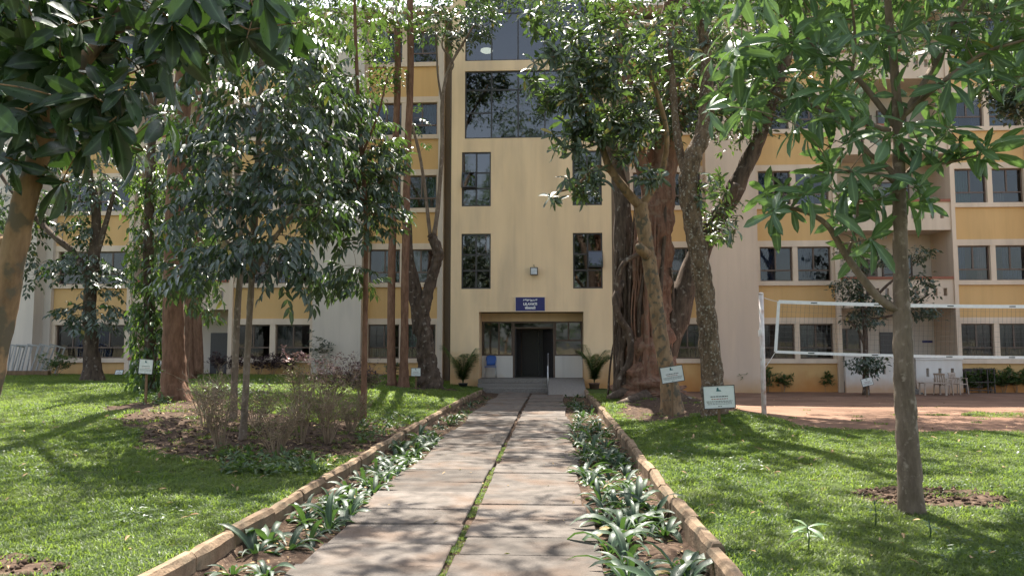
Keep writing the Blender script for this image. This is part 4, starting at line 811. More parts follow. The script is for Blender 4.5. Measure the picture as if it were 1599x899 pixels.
# -- lichen mottled trunk
tree('mottled_tree', 'rough trunk mottled with pale lichen, bending upwards behind the large name board', 14.3,
     [[(1117, 652, 19.36), (1113, 600, 16.28), (1106, 520, 14.96), (1098, 440, 14.52), (1084, 360, 14.08), (1074, 290, 14.52), (1082, 245, 14.08), (1098, 205, 12.32, 0.1), (1104, 120, 9.68, 0.2), (1096, 20, 7.92, 0.3), (1090, -120, 6.16, 0.4)], [(1076, 290, 7.92), (1060, 230, 6.16, 0.2), (1052, 150, 5.28, 0.3), (1045, 60, 4.4, 0.4)], [(1102, 190, 6.16, 0.1), (1130, 140, 4.4, -0.2), (1170, 80, 3.52, -0.4)]],
     np.vstack([blob(1060, -160, 14.5, 2.6, 2.4, 1.3, 150), blob(1050, 60, 14.8, .8, .8, .7, 50), blob(1110, 300, 14.4, .4, .4, .5, 20), blob(1130, 360, 14.4, .3, .3, .25, 7), blob(1160, 40, 14.6, 1.0, .9, .8, 50)]),
     dict(gen=whorls, kind='big', mat='lf_silver', nl=7, L=.25, spread=(60, 110), up=.6, old=.03), 'bk_lichen', flare=1.2, singles=200, lump=.09, sides=18)
# -- dark bushy tree before the side porch
tree('bushy_tree', 'small dark bushy tree standing before the white side porch', 31.0,
     [[(1352, 612, 5), (1352, 560, 4), (1350, 500, 3.5), (1345, 450, 3), (1348, 400, 2)], [(1351, 540, 2.5), (1340, 515, 2.2), (1325, 500, 1.6)], [(1350, 490, 2.5), (1380, 450, 2), (1420, 420, 1.6)], [(1350, 500, 2), (1400, 490, 1.8), (1450, 460, 1.4)]],
     np.vstack([blob(1345, 400, 31, 1.0, .9, .8, 60), blob(1325, 450, 31, .6, .6, .6, 34), blob(1360, 470, 31, 1.1, .8, .5, 45), blob(1430, 450, 30.8, .9, .7, .6, 38), blob(1450, 488, 30.8, .6, .5, .22, 22), blob(1350, 500, 31, .7, .6, .4, 30), blob(1356, 568, 30.4, .75, .5, .35, 44), blob(1440, 395, 31, .5, .5, .4, 18)]),
     dict(gen=scatter, kind='small', mat='lf_droop', nl=9, L=.20, r=.22, droop=.6), 'bk_dark', flare=1.1, twig_r=.01, singles=150)
# -- branch of a tree standing past the right edge, over the court
tree('court_tree', 'dark fine-leaved tree reaching over the court beyond the net', 19.0,
     [[(1730, 655, 20), (1728, 450, 17), (1720, 250, 14), (1715, 50, 11), (1710, -150, 8)], [(1722, 250, 8), (1660, 170, 6), (1600, 120, 4, -.2), (1550, 110, 2.5, -.3)], [(1716, 60, 8), (1640, -20, 6, .3), (1560, -60, 4, .5)]],
     np.vstack([blob(1572, 130, 18.8, .55, .5, .55, 40), blob(1590, 165, 18.8, .45, .4, .3, 30), blob(1680, 60, 19, 1.8, 1.8, 1.6, 120), blob(1620, -60, 19.2, 2.4, 2, 1.0, 110), blob(1500, 20, 20, 1.5, 1.2, .7, 60), blob((9.5, 25, 14.5), None, 0, 5.5, 4.5, 1.3, 330), blob((11, 19.5, 12.5), None, 0, 3.5, 2.5, 1.0, 110)]),  # last two wide clumps are unseen crown, added to shade the court
     dict(gen=scatter, kind='small', mat='lf_droop', nl=14, L=.19, r=.30), 'bk_dark', singles=100)

# -- tall trees added behind the viewpoint, seen only mirrored in the window panes
for i, (x, y, h, lb) in enumerate(((-11, -13, 21, 'tall bare-stemmed tree mirrored in the window panes of the plain-walled wing'), (-3.5, -17, 25, 'tallest broad-crowned tree mirrored in the big tower windows'), (5, -14, 22, 'tall tree mirrored beside the broad-crowned one in the tower windows'), (13, -16, 20, 'tall tree mirrored in the windows over the court'))):
    tree('mirrored_tree', lb, 0, [[(x, y, 0, .30), (x+.2, y, h*.3, .25), (x-.2, y+.3, h*.6, .18), (x, y, h*.9, .08)], [(x, y, h*.4, .13), (x+2, y+.5, h*.6, .09), (x+3, y+1, h*.75, .05)], [(x, y, h*.45, .13), (x-2, y-.5, h*.65, .08), (x-2.6, y, h*.8, .05)]],
         np.vstack([blob((x, y, h*.80), None, 0, 3.6, 3, h*.18, 110), blob((x+2.6, y, h*.62), None, 0, 2.4, 2.2, h*.10, 60), blob((x-2.4, y, h*.66), None, 0, 2.4, 2.2, h*.10, 60), blob((x, y+1, h*.36), None, 0, 4.6, 2.5, h*.12, 80), blob((x+1.5, y+1, h*.15), None, 0, 4.6, 2.2, h*.12, 70)]),  # lowest clumps added to darken the reflections in the ground-floor panes
         dict(gen=scatter, kind='small', mat='lf_canopy', nl=14, L=.45, r=.55), 'bk_dark', singles=0, world=True, group='tall trees behind the viewpoint')

# ================================================================== GRASS
def tuft(nb, rad, h, w, lean):
    V = []; T = []; tn = []
    for i in range(nb):
        a = random.uniform(0, 6.283); r = rad*math.sqrt(random.random()); x, y = r*math.cos(a), r*math.sin(a); az = random.uniform(0, 6.283); L = h*random.uniform(.6, 1.25); ln = lean*random.uniform(.4, 1.5)
        dx, dy = math.cos(az), math.sin(az); sx, sy = -dy*w, dx*w; o = len(V); tt = random.random()*.95
        for u, ww in ((0, .8), (.5, 1.0), (1, 0)):
            k = ln*L*u*u; zz = L*u*(1-.35*ln*u)
            if ww: V += [(x+dx*k+sx*ww, y+dy*k+sy*ww, zz), (x+dx*k-sx*ww, y+dy*k-sy*ww, zz)]; tn += [tt, tt]
            else: V.append((x+dx*k, y+dy*k, zz)); tn.append(tt)
        T += [(o, o+1, o+3), (o, o+3, o+2), (o+2, o+3, o+4)]
    return np_mesh('tuft', np.array(V), np.array(T), M['grass'], np.array(tn))
def patchy(m, c, scale=.7):
    n = m.node_tree.nodes; l = m.node_tree.links; r = [x for x in n if x.type == 'VALTORGB'][0]; geo = n.new('ShaderNodeNewGeometry'); t = n.new('ShaderNodeTexNoise'); t.inputs['Scale'].default_value = scale; t.inputs['Detail'].default_value = 7
    l.new(geo.outputs['Position'], t.inputs['Vector']); mr = n.new('ShaderNodeMapRange'); mr.inputs[1].default_value = .42; mr.inputs[2].default_value = .72; mr.inputs[4].default_value = .8; l.new(t.outputs[0], mr.inputs[0])
    mx = n.new('ShaderNodeMix'); mx.data_type = 'RGBA'; l.new(mr.outputs[0], mx.inputs[0]); l.new(r.outputs[0], mx.inputs[6]); mx.inputs[7].default_value = rgba(c)
    for k in list(r.outputs[0].links):
        if k.to_node != mx: l.new(mx.outputs[2], k.to_socket)
patchy(M['grass'], (.15, .165, .06))
gcol = bpy.data.collections.new('grass_source')
for i in range(5): gcol.objects.link(bpy.data.objects.new('tuft_%d' % i, tuft(34, .085, .046, .0036, .95)))
def scatter_gn(name, P, scl, kind='stuff'):
    n = len(P); me = bpy.data.meshes.new(name); me.vertices.add(n); me.vertices.foreach_set('co', np.ascontiguousarray(P, np.float32).ravel())
    for an, ty, d in (('rz', 'FLOAT', rng.uniform(0, 6.283, n)), ('sc', 'FLOAT', scl), ('vi', 'INT', rng.integers(0, 5, n))):
        a = me.attributes.new(an, ty, 'POINT'); a.data.foreach_set('value', np.ascontiguousarray(d, np.float32 if ty == 'FLOAT' else np.int32))
    me.materials.append(M['grass']); o = link(name, me); g = bpy.data.node_groups.new(name, 'GeometryNodeTree')
    g.interface.new_socket('Geometry', in_out='INPUT', socket_type='NodeSocketGeometry'); g.interface.new_socket('Geometry', in_out='OUTPUT', socket_type='NodeSocketGeometry')
    N = g.nodes; l = g.links; gi = N.new('NodeGroupInput'); go = N.new('NodeGroupOutput'); mp = N.new('GeometryNodeMeshToPoints'); ip = N.new('GeometryNodeInstanceOnPoints'); ci = N.new('GeometryNodeCollectionInfo')
    ci.inputs['Collection'].default_value = gcol; ci.inputs['Separate Children'].default_value = True; ci.inputs['Reset Children'].default_value = True
    def na(nm, ty): a = N.new('GeometryNodeInputNamedAttribute'); a.data_type = ty; a.inputs[0].default_value = nm; return a.outputs[0]
    cx = N.new('ShaderNodeCombineXYZ'); l.new(na('rz', 'FLOAT'), cx.inputs[2])
    l.new(gi.outputs[0], mp.inputs[0]); l.new(mp.outputs[0], ip.inputs['Points']); l.new(ci.outputs[0], ip.inputs['Instance']); ip.inputs['Pick Instance'].default_value = True
    l.new(na('vi', 'INT'), ip.inputs['Instance Index']); l.new(cx.outputs[0], ip.inputs['Rotation']); l.new(na('sc', 'FLOAT'), ip.inputs['Scale']); l.new(ip.outputs[0], go.inputs[0])
    md = o.modifiers.new('scatter', 'NODES'); md.node_group = g; return tag(o, kind=kind)
GP = []; GS = []
for x0, x1, y0, y1, den, sc in ((-9, -2.5, 2.5, 7, 330, 1.0), (1.15, 8, 2.5, 7, 330, 1.0), (-13, -2.5, 7, 12, 200, 1.15), (1.15, 12, 7, 14.5, 190, 1.15), (-18, -2.5, 12, 18, 95, 1.5), (1.15, 17, 14.5, 20, 60, 1.4), (-26, -2.5, 18, 32, 38, 2.0), (1.15, 4, 18, 25, 50, 1.6)):
    n = int((x1-x0)*(y1-y0)*den); x = rng.uniform(x0, x1, n); y = rng.uniform(y0, y1, n); z = zone(x, y); k = ((z == 0) | ((z == 1) & ((x < KL-.2) | (x > KR+.2)) & (rng.random(n) < .05)) | ((z == 2) & (rng.random(n) < .004)) | ((z == 2) & (((x-12.2)/3.2)**2+((y-18.2)/.8)**2 < 1+wob(x, y, 1.5)) & (rng.random(n) < .6)))
    ex = wob(x, y, .9, 3); k &= rng.random(n) < np.where(ex > .55, .35, 1.0)
    k &= (x < KL-.10) | (x > KR+.10)
    ap = np.abs(x) < y*.80+2.5; k &= ap
    x, y = x[k], y[k]; GP.append(np.stack([x, y, gz(x, y)-.004], 1)); GS.append(sc*rng.uniform(.6, 1.25, len(x))*(1+.25*wob(x, y, 1.3, 5)))
GP = np.concatenate(GP); GS = np.concatenate(GS)
for nm, lab, msk in (('lawn_grass', 'sunlit short green grass covering the lawn with the leaning tree and dry shrubs', GP[:, 0] < 0), ('lawn_grass', 'short green grass on the lawn around the young tree beside the court', GP[:, 0] > 0)):
    tag(scatter_gn(nm, GP[msk], GS[msk]), lab, 'grass')
# grass growing in the joint between the slabs
n = 260; y = rng.uniform(3, 13, n)**1.0; jp = np.stack([-.79+rng.normal(0, .014, n), y, np.full(n, -.03)], 1); jp = jp[(wob(jp[:, 1]*2, jp[:, 1], 1.0) > -.25)]
tag(scatter_gn('joint_grass', jp, rng.uniform(.35, .7, len(jp))), 'thin green grass growing in the joint between the path slabs', 'grass')

# ================================================================== STRAP-LEAVED PLANTS
def strap_mesh(arch, up, w, tint):
    n = 7; V = []; T = []; ang = up
    x = z = 0.0
    for i in range(n):
        t = i/(n-1); hw = w*(.55+.9*math.sin(math.pi*min(.92, t*.75+.2)))*(1 if t < .75 else max(0, (1-t)/.25)**.7)
        V += [(x, hw, z+hw*.45), (x, 0, z), (x, -hw, z+hw*.45)]; x += math.cos(ang)/(n-1); z += math.sin(ang)/(n-1); ang -= arch/(n-1)
    for i in range(n-1):
        a = 3*i; T += [(a, a+1, a+4), (a, a+4, a+3), (a+1, a+2, a+5), (a+1, a+5, a+4)]
    return np_mesh('leaf', np.array(V), np.array(T), M['strap'], np.full(len(V), tint), smooth=True, rib=np.tile([0., 1., 0.], n))
SM = [strap_mesh(random.uniform(1.2, 2.6), random.uniform(.25, 1.05), random.uniform(.040, .070), random.uniform(.05, .93)) for _ in range(21)] + [strap_mesh(2.2, .5, .05, 1.0)]
def strap_plant(x, y, s, label, group):
    z = float(gz(x, y)); r = thing('strap_leaf_plant', (x, y, z-.01), label, 'plant', group); n = random.randint(8, 17); a0 = random.uniform(0, 6.28)
    for i in range(n):
        L = s*random.uniform(.45, 1.15); a = a0+i*2.399; m = Matrix.Translation((.03*math.cos(a), .03*math.sin(a), 0)) @ Matrix.Rotation(a, 4, 'Z') @ Matrix.Rotation(-random.uniform(-.15, .3) - (.35 if i > n-4 else 0), 4, 'Y') @ Matrix.Rotation(random.uniform(-.3, .3), 4, 'X') @ Matrix.Diagonal((L, L*random.uniform(.85, 1.1), L, 1))
        q = bpy.data.objects.new('leaf', random.choice(SM)); col.objects.link(q); q.parent = r; q.matrix_basis = m
    return r
def left_label(y):
    w = 'where the open lawn meets the kerb' if y < 8.2 else 'alongside the dry shrub bed' if y < 15 else 'between the thin tree and the entrance steps'
    return 'arching green strap-leaved plant by the path ' + w, 'strap-leaved plants ' + w
def right_label(y):
    w = 'near the young tree' if y < 9 else 'alongside the large name board lawn' if y < 15 else 'in the shade of the fig tree' if y < 21.5 else 'close to the entrance ramp'
    return 'arching green strap-leaved plant by the path ' + w, 'strap-leaved plants ' + w
def bed_plants(xa, xb, spec, label):
    done = []
    for y0, y1, n, s in spec:
        k = tries = 0
        while k < n and tries < 400:
            tries += 1; x, y = random.uniform(xa, xb), random.uniform(y0, y1)
            if all((x-a)**2+(y-b)**2 > (.17+.006*y)**2 for a, b in done): done.append((x, y)); strap_plant(x, y, s*random.uniform(.55, 1.08), *label(y)); k += 1
bed_plants(KL+.18, -2.02, [(4.0, 7.0, 11, .46), (7.0, 10, 25, .46), (10, 13.5, 21, .42), (13.5, 19, 13, .33), (19, 26, 7, .28)], left_label)
bed_plants(.42, KR-.18, [(4.2, 7.0, 15, .46), (7.0, 10, 24, .43), (10, 15, 31, .40), (15, 20, 18, .36), (20, 26.5, 14, .33)], right_label)

# ================================================================== DRY SHRUBS, SMALL PLANTS
def twiggy(px, py, hpx, wpx, label, name='dry_shrub', group=None, leafy=.5, petals=0, matk='lf_dry', L=.05, dens=1.0, stems=None):
    g = gp(px, py); s = g[1]/F_PX; h, w = hpx*s, wpx*s*.5; r = thing(name, g, label, 'shrub', group); mb = MB(); tips = []
    for i in range(stems or random.randint(15, 19)):
        a = random.uniform(0, 6.28); p0 = np.array([g[0]+.04*math.cos(a), g[1]+.04*math.sin(a), g[2]-.03]); e = np.array([g[0]+w*random.uniform(.3, 1)*math.cos(a), g[1]+w*random.uniform(.3, 1)*math.sin(a), g[2]+h*random.uniform(.6, 1)])
        c = (p0+e)/2+np.array([0, 0, .15*h]); u = np.linspace(0, 1, 6)[:, None]; P = p0*(1-u)**2+2*c*u*(1-u)+e*u*u; mb.tube(P, np.linspace(.009, .003, 6), 5, 0, False)
        for k in range(int(9*dens)):
            q = P[random.randint(2, 5)]; d = rdir(1)[0]*np.array([1, 1, .6])+np.array([0, 0, .5]); e2 = q+d*h*random.uniform(.12, .32); mb.tube([q, (q+e2)/2+rdir(1)[0]*.015, e2], [.005, .004, .002], 4, 0, False); tips.append(e2)
            for kk in range(2): e3 = e2+(d*.5+rdir(1)[0]*.7)*h*.12; mb.tube([e2, e3], [.003, .0015], 3, 0, False); tips.append(e3)
    tag(mb.build('stem', M['bk_twig'], r, True), kind='stuff'); tips = np.array(tips)
    if leafy > 0:
        k = rng.random(len(tips)) < leafy; O, D, N, LL = scatter(tips[k], np.tile([0, 0, 1.0], (k.sum(), 1)), 3, L, .03, 0)
        tag(link('foliage', leaf_mesh('foliage', 'small', O, D, N, LL, rng.uniform(0, .9, len(O)), M[matk]), r), kind='stuff')
    if petals:
        top = tips[np.argsort(-tips[:, 2])[:petals]]; O, D, N, LL = scatter(top, np.tile([0, 0, 1.0], (len(top), 1)), 9, .085, .06, 0); tag(link('blossom', leaf_mesh('blossom', 'small', O, D, N, LL, rng.uniform(0, .9, len(O)), M['petal']), r), kind='stuff')
    return r
DS = 'dry shrubs in the bare soil bed'
for px, py, hp, wp, lb in ((345, 705, 110, 110, 'tallest bare twiggy shrub in the soil bed, beside the slim pale trunk'), (430, 714, 75, 110, 'low spreading bare shrub at the kerb end of the soil bed'), (512, 692, 85, 95, 'bare twiggy shrub in the soil bed below the round dark-tipped shrub'), (470, 692, 80, 60, 'narrow bare shrub in the soil bed below the pink blossom'),
                           (400, 668, 65, 80, 'bare shrub behind the two slim trunks'), (322, 668, 70, 70, 'bare shrub beside the flared roots of the reddish trunk'), (548, 674, 50, 50, 'small bare shrub at the foot of the thin tree')):
    twiggy(px, py, hp, wp, lb, leafy=.08, dens=1.2)
twiggy(470, 655, 82, 50, 'twiggy shrub topped with pale pink blossom', leafy=.3, petals=15)
twiggy(512, 645, 74, 90, 'round leafless-stemmed shrub with dark tips behind the pink blossom', leafy=.9, matk='lf_purple', L=.07)
twiggy(565, 632, 62, 60, 'dark leafy shrub on the lawn beside the thin tree', leafy=.9, matk='lf_purple', L=.07)
for px in (345, 368, 405, 425, 448): twiggy(px, 585, 27, 34, 'low dark purplish shrub in the row before the far-side window', name='low_shrub', group='low shrubs by the wall', leafy=1, matk='lf_purple', L=.12, stems=6)
twiggy(500, 586, 58, 30, 'thin upright shrub with leafy tufts against the plain grey wall', name='upright_shrub', leafy=1, matk='lf_droop', L=.16, stems=3)
twiggy(85, 588, 30, 50, 'low green bush beside the leaning bed frames', name='low_shrub', leafy=1, matk='lf_canopy', L=.13, stems=7)
twiggy(610, 590, 22, 26, 'small dark plant at the foot of the twin trunks', name='low_shrub', leafy=1, matk='lf_droop', L=.12, stems=5)
for px, hp, wp, lb in ((1157, 24, 36, 'small leafy plant against the plain pinkish wall'), (1180, 22, 20, 'small leafy plant beside the net post'), (1200, 30, 22, 'tallest small plant in the row at the wall foot before the paired windows'), (1223, 26, 18, 'small plant with leafy top under the paired windows'), (1290, 26, 20, 'lone small plant near the end of the yellow wall foot')):
    twiggy(px, 612, hp, wp, lb, name='small_plant', leafy=1, matk='lf_canopy', L=.15, stems=4)
for i, px in enumerate((1512, 1530, 1549, 1568, 1588, 1608)): twiggy(px, 613, 28, 24, 'round-topped green hedge plant in the row by the dark steel rack', name='hedge_plant', group='hedge plants by the rack', leafy=1, matk='lf_canopy', L=.17, stems=6)
twiggy(1385, 612, 24, 14, 'spiky little plant at the foot of the white porch wall', name='small_plant', leafy=1, matk='lf_droop', L=.15, stems=4)
# ground cover about the big trunk
gcp = []
for px0, px1, py0, py1, n in ((215, 265, 600, 650, 120), (300, 420, 600, 640, 130), (560, 660, 640, 690, 120), (350, 520, 700, 725, 90)):
    for _ in range(n):
        p = gd(random.uniform(px0, px1), random.uniform(py0, py1), .25); 
        if p[0] < KL-.2: gcp.append((p[0], p[1], float(gz(p[0], p[1]))))
gcp = np.array(gcp); O, D, N, LL = scatter(gcp+np.array([0, 0, .05]), np.tile([0, 0, 1.0], (len(gcp), 1)), 9, .10, .10, .1); O[:, 2] = np.maximum(O[:, 2], gz(O[:, 0], O[:, 1])+.02)
tag(link('ground_cover', leaf_mesh('ground_cover', 'small', O, D, N, LL, rng.uniform(0, .93, len(O)), M['lf_canopy'])), 'low leafy ground cover around the reddish trunk and the shrub bed', 'ground cover', kind='stuff')
# clods of dug soil in the ring and the bed
cl = []
for (cx_, cy_, rx_, ry_), n in ((SOIL[7], 260), (SOIL[0], 220), (SOIL[1], 160), (SOIL[8], 60), (SOIL[2], 160)):
    a = rng.uniform(0, 6.28, n); r = np.sqrt(rng.uniform(0, 1, n))*.95; cl.append(np.stack([cx_+rx_*r*np.cos(a), cy_+ry_*r*np.sin(a)], 1))
cl = np.concatenate(cl); cl = cl[(cl[:, 0] < KL-.15) | (cl[:, 0] > KR+.15)]; V0 = np.array([(1, 0, 0), (-1, 0, 0), (0, 1, 0), (0, -1, 0), (0, 0, .8), (0, 0, -.8)]); T0 = np.array([(0, 2, 4), (2, 1, 4), (1, 3, 4), (3, 0, 4), (2, 0, 5), (1, 2, 5), (3, 1, 5), (0, 3, 5)])
V = V0[None]*rng.uniform(.5, 1.3, (len(cl), 6, 1))*rng.uniform(.012, .042, (len(cl), 1, 1)); an = rng.uniform(0, 6.28, len(cl)); V = np.stack([V[..., 0]*np.cos(an)[:, None]-V[..., 1]*np.sin(an)[:, None], V[..., 0]*np.sin(an)[:, None]+V[..., 1]*np.cos(an)[:, None], V[..., 2]], -1)
V += np.concatenate([cl, gz(cl[:, 0], cl[:, 1])[:, None]+.008], 1)[:, None, :]
tag(link('soil_clods', np_mesh('soil_clods', V.reshape(-1, 3), (T0[None]+6*np.arange(len(cl))[:, None, None]).reshape(-1, 3), M['soil'])), 'dark clods of dug soil in the bare rings and the shrub bed', 'soil', kind='stuff')
# seedlings of the young tree coming up through the grass
for px, py, hp, lb in ((1367, 826, 70, 'leafy green seedling in the grass below the young tree'), (1262, 862, 62, 'pale seedling in the shaded grass nearer the kerb'), (1452, 842, 44, 'small seedling in the grass beside the bare soil ring')):
    g = gp(px, py); h = hp*g[1]/F_PX*.62; r = thing('tree_seedling', g, lb, 'seedling'); link('stem', MB().tube([(0, 0, -.02), (.01, 0, h*.5), (0, .01, h)], [.006, .005, .004], 6).mesh('stem', M['lf_green'], True), r, (0, 0, 0))
    tips = np.array([[0, 0, h], [0, 0, h*.75]]); O, D, N, LL = whorls(tips, np.tile([0, 0, 1.0], (2, 1)), 4, .15, (45, 95))
    d, sd_, nn_ = leaf_frames(D, N)
    for o, a, b, c, l in zip(O, d, sd_, nn_, LL): link('leaf', single_leaf('big', 'lf_green', 4), r, mat4=Matrix(((a[0]*l, b[0]*l, c[0]*l, o[0]), (a[1]*l, b[1]*l, c[1]*l, o[1]), (a[2]*l, b[2]*l, c[2]*l, o[2]), (0, 0, 0, 1))))
# broad-leaved weeds matted in the grass
wx = rng.uniform(-9, 9, 26); wy = rng.uniform(4.5, 15, 26); wp = np.concatenate([np.stack([x+rng.normal(0, .22, 60), y+rng.normal(0, .28, 60)], 1) for x, y in zip(wx, wy)])
wp = wp[(zone(wp[:, 0], wp[:, 1]) == 0) & ((wp[:, 0] < KL-.15) | (wp[:, 0] > KR+.15))]; O = np.concatenate([wp, gz(wp[:, 0], wp[:, 1])[:, None]+rng.uniform(.02, .055, (len(wp), 1))], 1); O = np.repeat(O, 3, 0)+rng.normal(0, .012, (3*len(wp), 3))*np.array([1, 1, .3])
tag(link('lawn_weed', leaf_mesh('lawn_weed', 'small', O, rdir(len(O))*np.array([1, 1, .25]), rdir(len(O))*.4+np.array([0, 0, 1.0]), rng.uniform(.025, .055, len(O)), rng.uniform(0, .95, len(O)), M['lf_canopy'])), 'patches of small round-leaved weeds among the lawn grass', 'weeds', kind='stuff')
# fallen leaves
def litter(x0, x1, y0, y1, n, L=.075):
    x = rng.uniform(x0, x1, n); y = rng.uniform(y0, y1, n); return np.stack([x, y, gz(x, y)+.02], 1), np.full(n, L)
bits = [litter(-8, -2.8, 5, 20, 240), litter(1.4, 9, 4.5, 15, 280), litter(KL+.1, -1.9, 4, 26, 420, .06), litter(.4, KR-.1, 4, 26, 420, .06), litter(1.4, 5, 14, 25, 160), litter(-1.9, .3, 4, 26, 60, .05), litter(4, 14, 15, 30, 80)]
p = [gd(random.uniform(230, 620), random.uniform(645, 720), .2) for _ in range(700)]; bits.append((np.array([(q[0], q[1], float(gz(q[0], q[1]))+.02) for q in p if q[0] < KL-.15]), None)); bits[-1] = (bits[-1][0], np.full(len(bits[-1][0]), .085))
O = np.concatenate([b[0] for b in bits]); L = np.concatenate([b[1] for b in bits])*rng.uniform(.6, 1.4, sum(len(b[0]) for b in bits)); k = (zone(O[:, 0], O[:, 1]) == 0); O[k, 2] += .04
k = (O[:, 0] > -1.9) & (O[:, 0] < .3); O[k, 2] += .045
D = rdir(len(O))*np.array([1, 1, .15]); N = rdir(len(O))*.35+np.array([0, 0, 1])
tag(link('leaf_litter', leaf_mesh('leaf_litter', 'mid', O, D, N, L, rng.uniform(0, .96, len(O)), M['litter'])), 'dry brown fallen leaves scattered over beds, lawn and path', 'leaves', kind='stuff')

# ================================================================== POTTED PALMS, CHAIRS AND OTHER THINGS
def palm(px, py, Y, h, label, potm, r=.17, ph=.34):
    c = at(px, py, Y); g = -.13; p = thing('potted_palm', (c[0], Y, g), label, 'potted palm')
    link('pot', MB().lathe([(r*.72, 0), (r, ph*.9), (r*1.08, ph*.9), (r*1.08, ph), (r*.9, ph), (r*.88, ph-.05)], 18).mesh('pot', M[potm], True), p, (0, 0, 0))
    for i in range(12):
        a = i*2.4+random.uniform(-.3, .3); e = random.uniform(1.28, 1.57); L = h*random.uniform(.75, 1.1); n = 9; ang = e; x = 0; z = ph-.05; pts = []
        for k in range(n): pts.append((x*math.cos(a), x*math.sin(a), z)); x += math.cos(ang)*L/n; z += math.sin(ang)*L/n; ang -= random.uniform(.5, 1.35)/n
        pts = np.array(pts); fr = link('frond', MB().tube(pts, np.linspace(.010, .003, n), 5, 0, False).mesh('frond', M['lf_canopy'], True), p, (0, 0, 0))
        O = []; D = []; 
        for k in range(5, n*4):
            u = k/(n*4)*(n-1); j = min(int(u), n-2); q = pts[j]*(1-u+j)+pts[j+1]*(u-j); t = unit(pts[j+1]-pts[j]); sd = unit(np.cross(t, [0, 0, 1.0]))
            for sg in (-1, 1): O.append(q); D.append(sd*sg*.75+t*.65+np.array([0, 0, -.25]))
        O, D = np.array(O), np.array(D); tag(link('leaflet', leaf_mesh('leaflet', 'lance', O, D, np.tile([0, 0, 1.0], (len(O), 1)), .27*rng.uniform(.7, 1.1, len(O)), rng.uniform(0, .9, len(O)), M['lf_canopy']), fr, (0, 0, 0)), kind='stuff')
palm(723, 606, YT-.75, 1.75, 'potted palm in a black pot, its fronds fuller, beside the blue chair side', 'pot')
palm(928, 604, YT-.75, 1.7, 'potted palm in a brown pot beside the entrance ramp', 'terracotta', .2, .36)
def chair_blue():
    c = at(766, 590, PY-.35); r = thing('chair', (c[0], PY-.35, PF), 'blue plastic chair with thin metal legs on the entrance porch', 'chair')
    V = []; n = 8
    link('seat', MB().box(-.23, .23, -.22, .20, .44, .465).mesh('seat', M['bluechair']), r, (0, 0, 0))
    mb = MB()
    for i in range(7):
        u = -1+i/3; mb.add([], [])
    bk = MB(); 
    for k in range(5):
        for i in range(7):
            u = -1+i/3; bk.v.append((u*(.215-.01*abs(k-2)), .20+.03*(1-u*u)+k*.018, .50+k*.10+(-.03*u*u if k == 4 else 0)))
    for k in range(4):
        for i in range(6): a = k*7+i; bk.f.append((a, a+1, a+8, a+7))
    me = bk.mesh('backrest', M['bluechair'], True); o = link('backrest', me, r, (0, 0, 0)); md = o.modifiers.new('thick', 'SOLIDIFY'); md.thickness = .018
    for sx in (-1, 1):
        for sy in (-1, 1): link('leg', MB().tube([(sx*.20, sy*.17, .45), (sx*.215, sy*.20, .2), (sx*.225, sy*.23, 0)], .011, 8).mesh('leg', M['steel'], True), r, (0, 0, 0))
        link('back_support', MB().tube([(sx*.19, .17, .45), (sx*.19, .21, .55), (sx*.19, .24, .7)], .011, 8).mesh('back_support', M['steel'], True), r, (0, 0, 0))
chair_blue()
def monobloc(px, py, Y, rz, label):
    c = at(px, py, Y); r = thing('garden_chair', (c[0], Y, float(gz(c[0], Y))), label, 'chair', None, rz)
    link('seat', MB().box(-.22, .22, -.22, .20, .40, .43).mesh('seat', M['beige']), r, (0, 0, 0), )
    bk = MB()
    for i in range(5): x = -.18+i*.09; bk.add([], []); bk.cbox((x, .235, .62), (.024, .012, .19), Matrix.Rotation(R(-10), 3, 'X'))
    bk.cbox((0, .275, .83), (.225, .014, .035), Matrix.Rotation(R(-10), 3, 'X')); link('backrest', bk.mesh('backrest', M['beige']), r, (0, 0, 0))
    for sx in (-1, 1):
        link('armrest', MB().box(sx*.25-.025, sx*.25+.025, -.22, .24, .63, .655).mesh('armrest', M['beige']), r, (0, 0, 0))
        for sy in (-1, 1): link('leg', MB().tube([(sx*.23, sy*.19, .64 if True else .4), (sx*.245, sy*.21, .35), (sx*.26, sy*.24, 0)], [.022, .026, .022], 6).mesh('leg', M['beige']), r, (0, 0, 0))
    return r
monobloc(1497, 606, YW-1.0, .5, 'beige plastic armchair with slatted back by the white porch wall')
monobloc(1473, 607, YW-1.35, 2.2, 'beige plastic armchair turned away next to the porch steps')
c = at(1456, 600, YW-1.6); tb = thing('low_table', (c[0], YW-1.6, float(gz(c[0], YW-1.6))), 'low pale table standing by the porch steps', 'table')
link('table_top', MB().box(-.45, .45, -.28, .28, .46, .50).mesh('table_top', M['beige']), tb, (0, 0, 0))
for sx in (-1, 1):
    for sy in (-1, 1): link('leg', MB().box(sx*.40-.025, sx*.40+.025, sy*.22-.025, sy*.22+.025, 0, .46).mesh('leg', M['beige']), tb, (0, 0, 0))
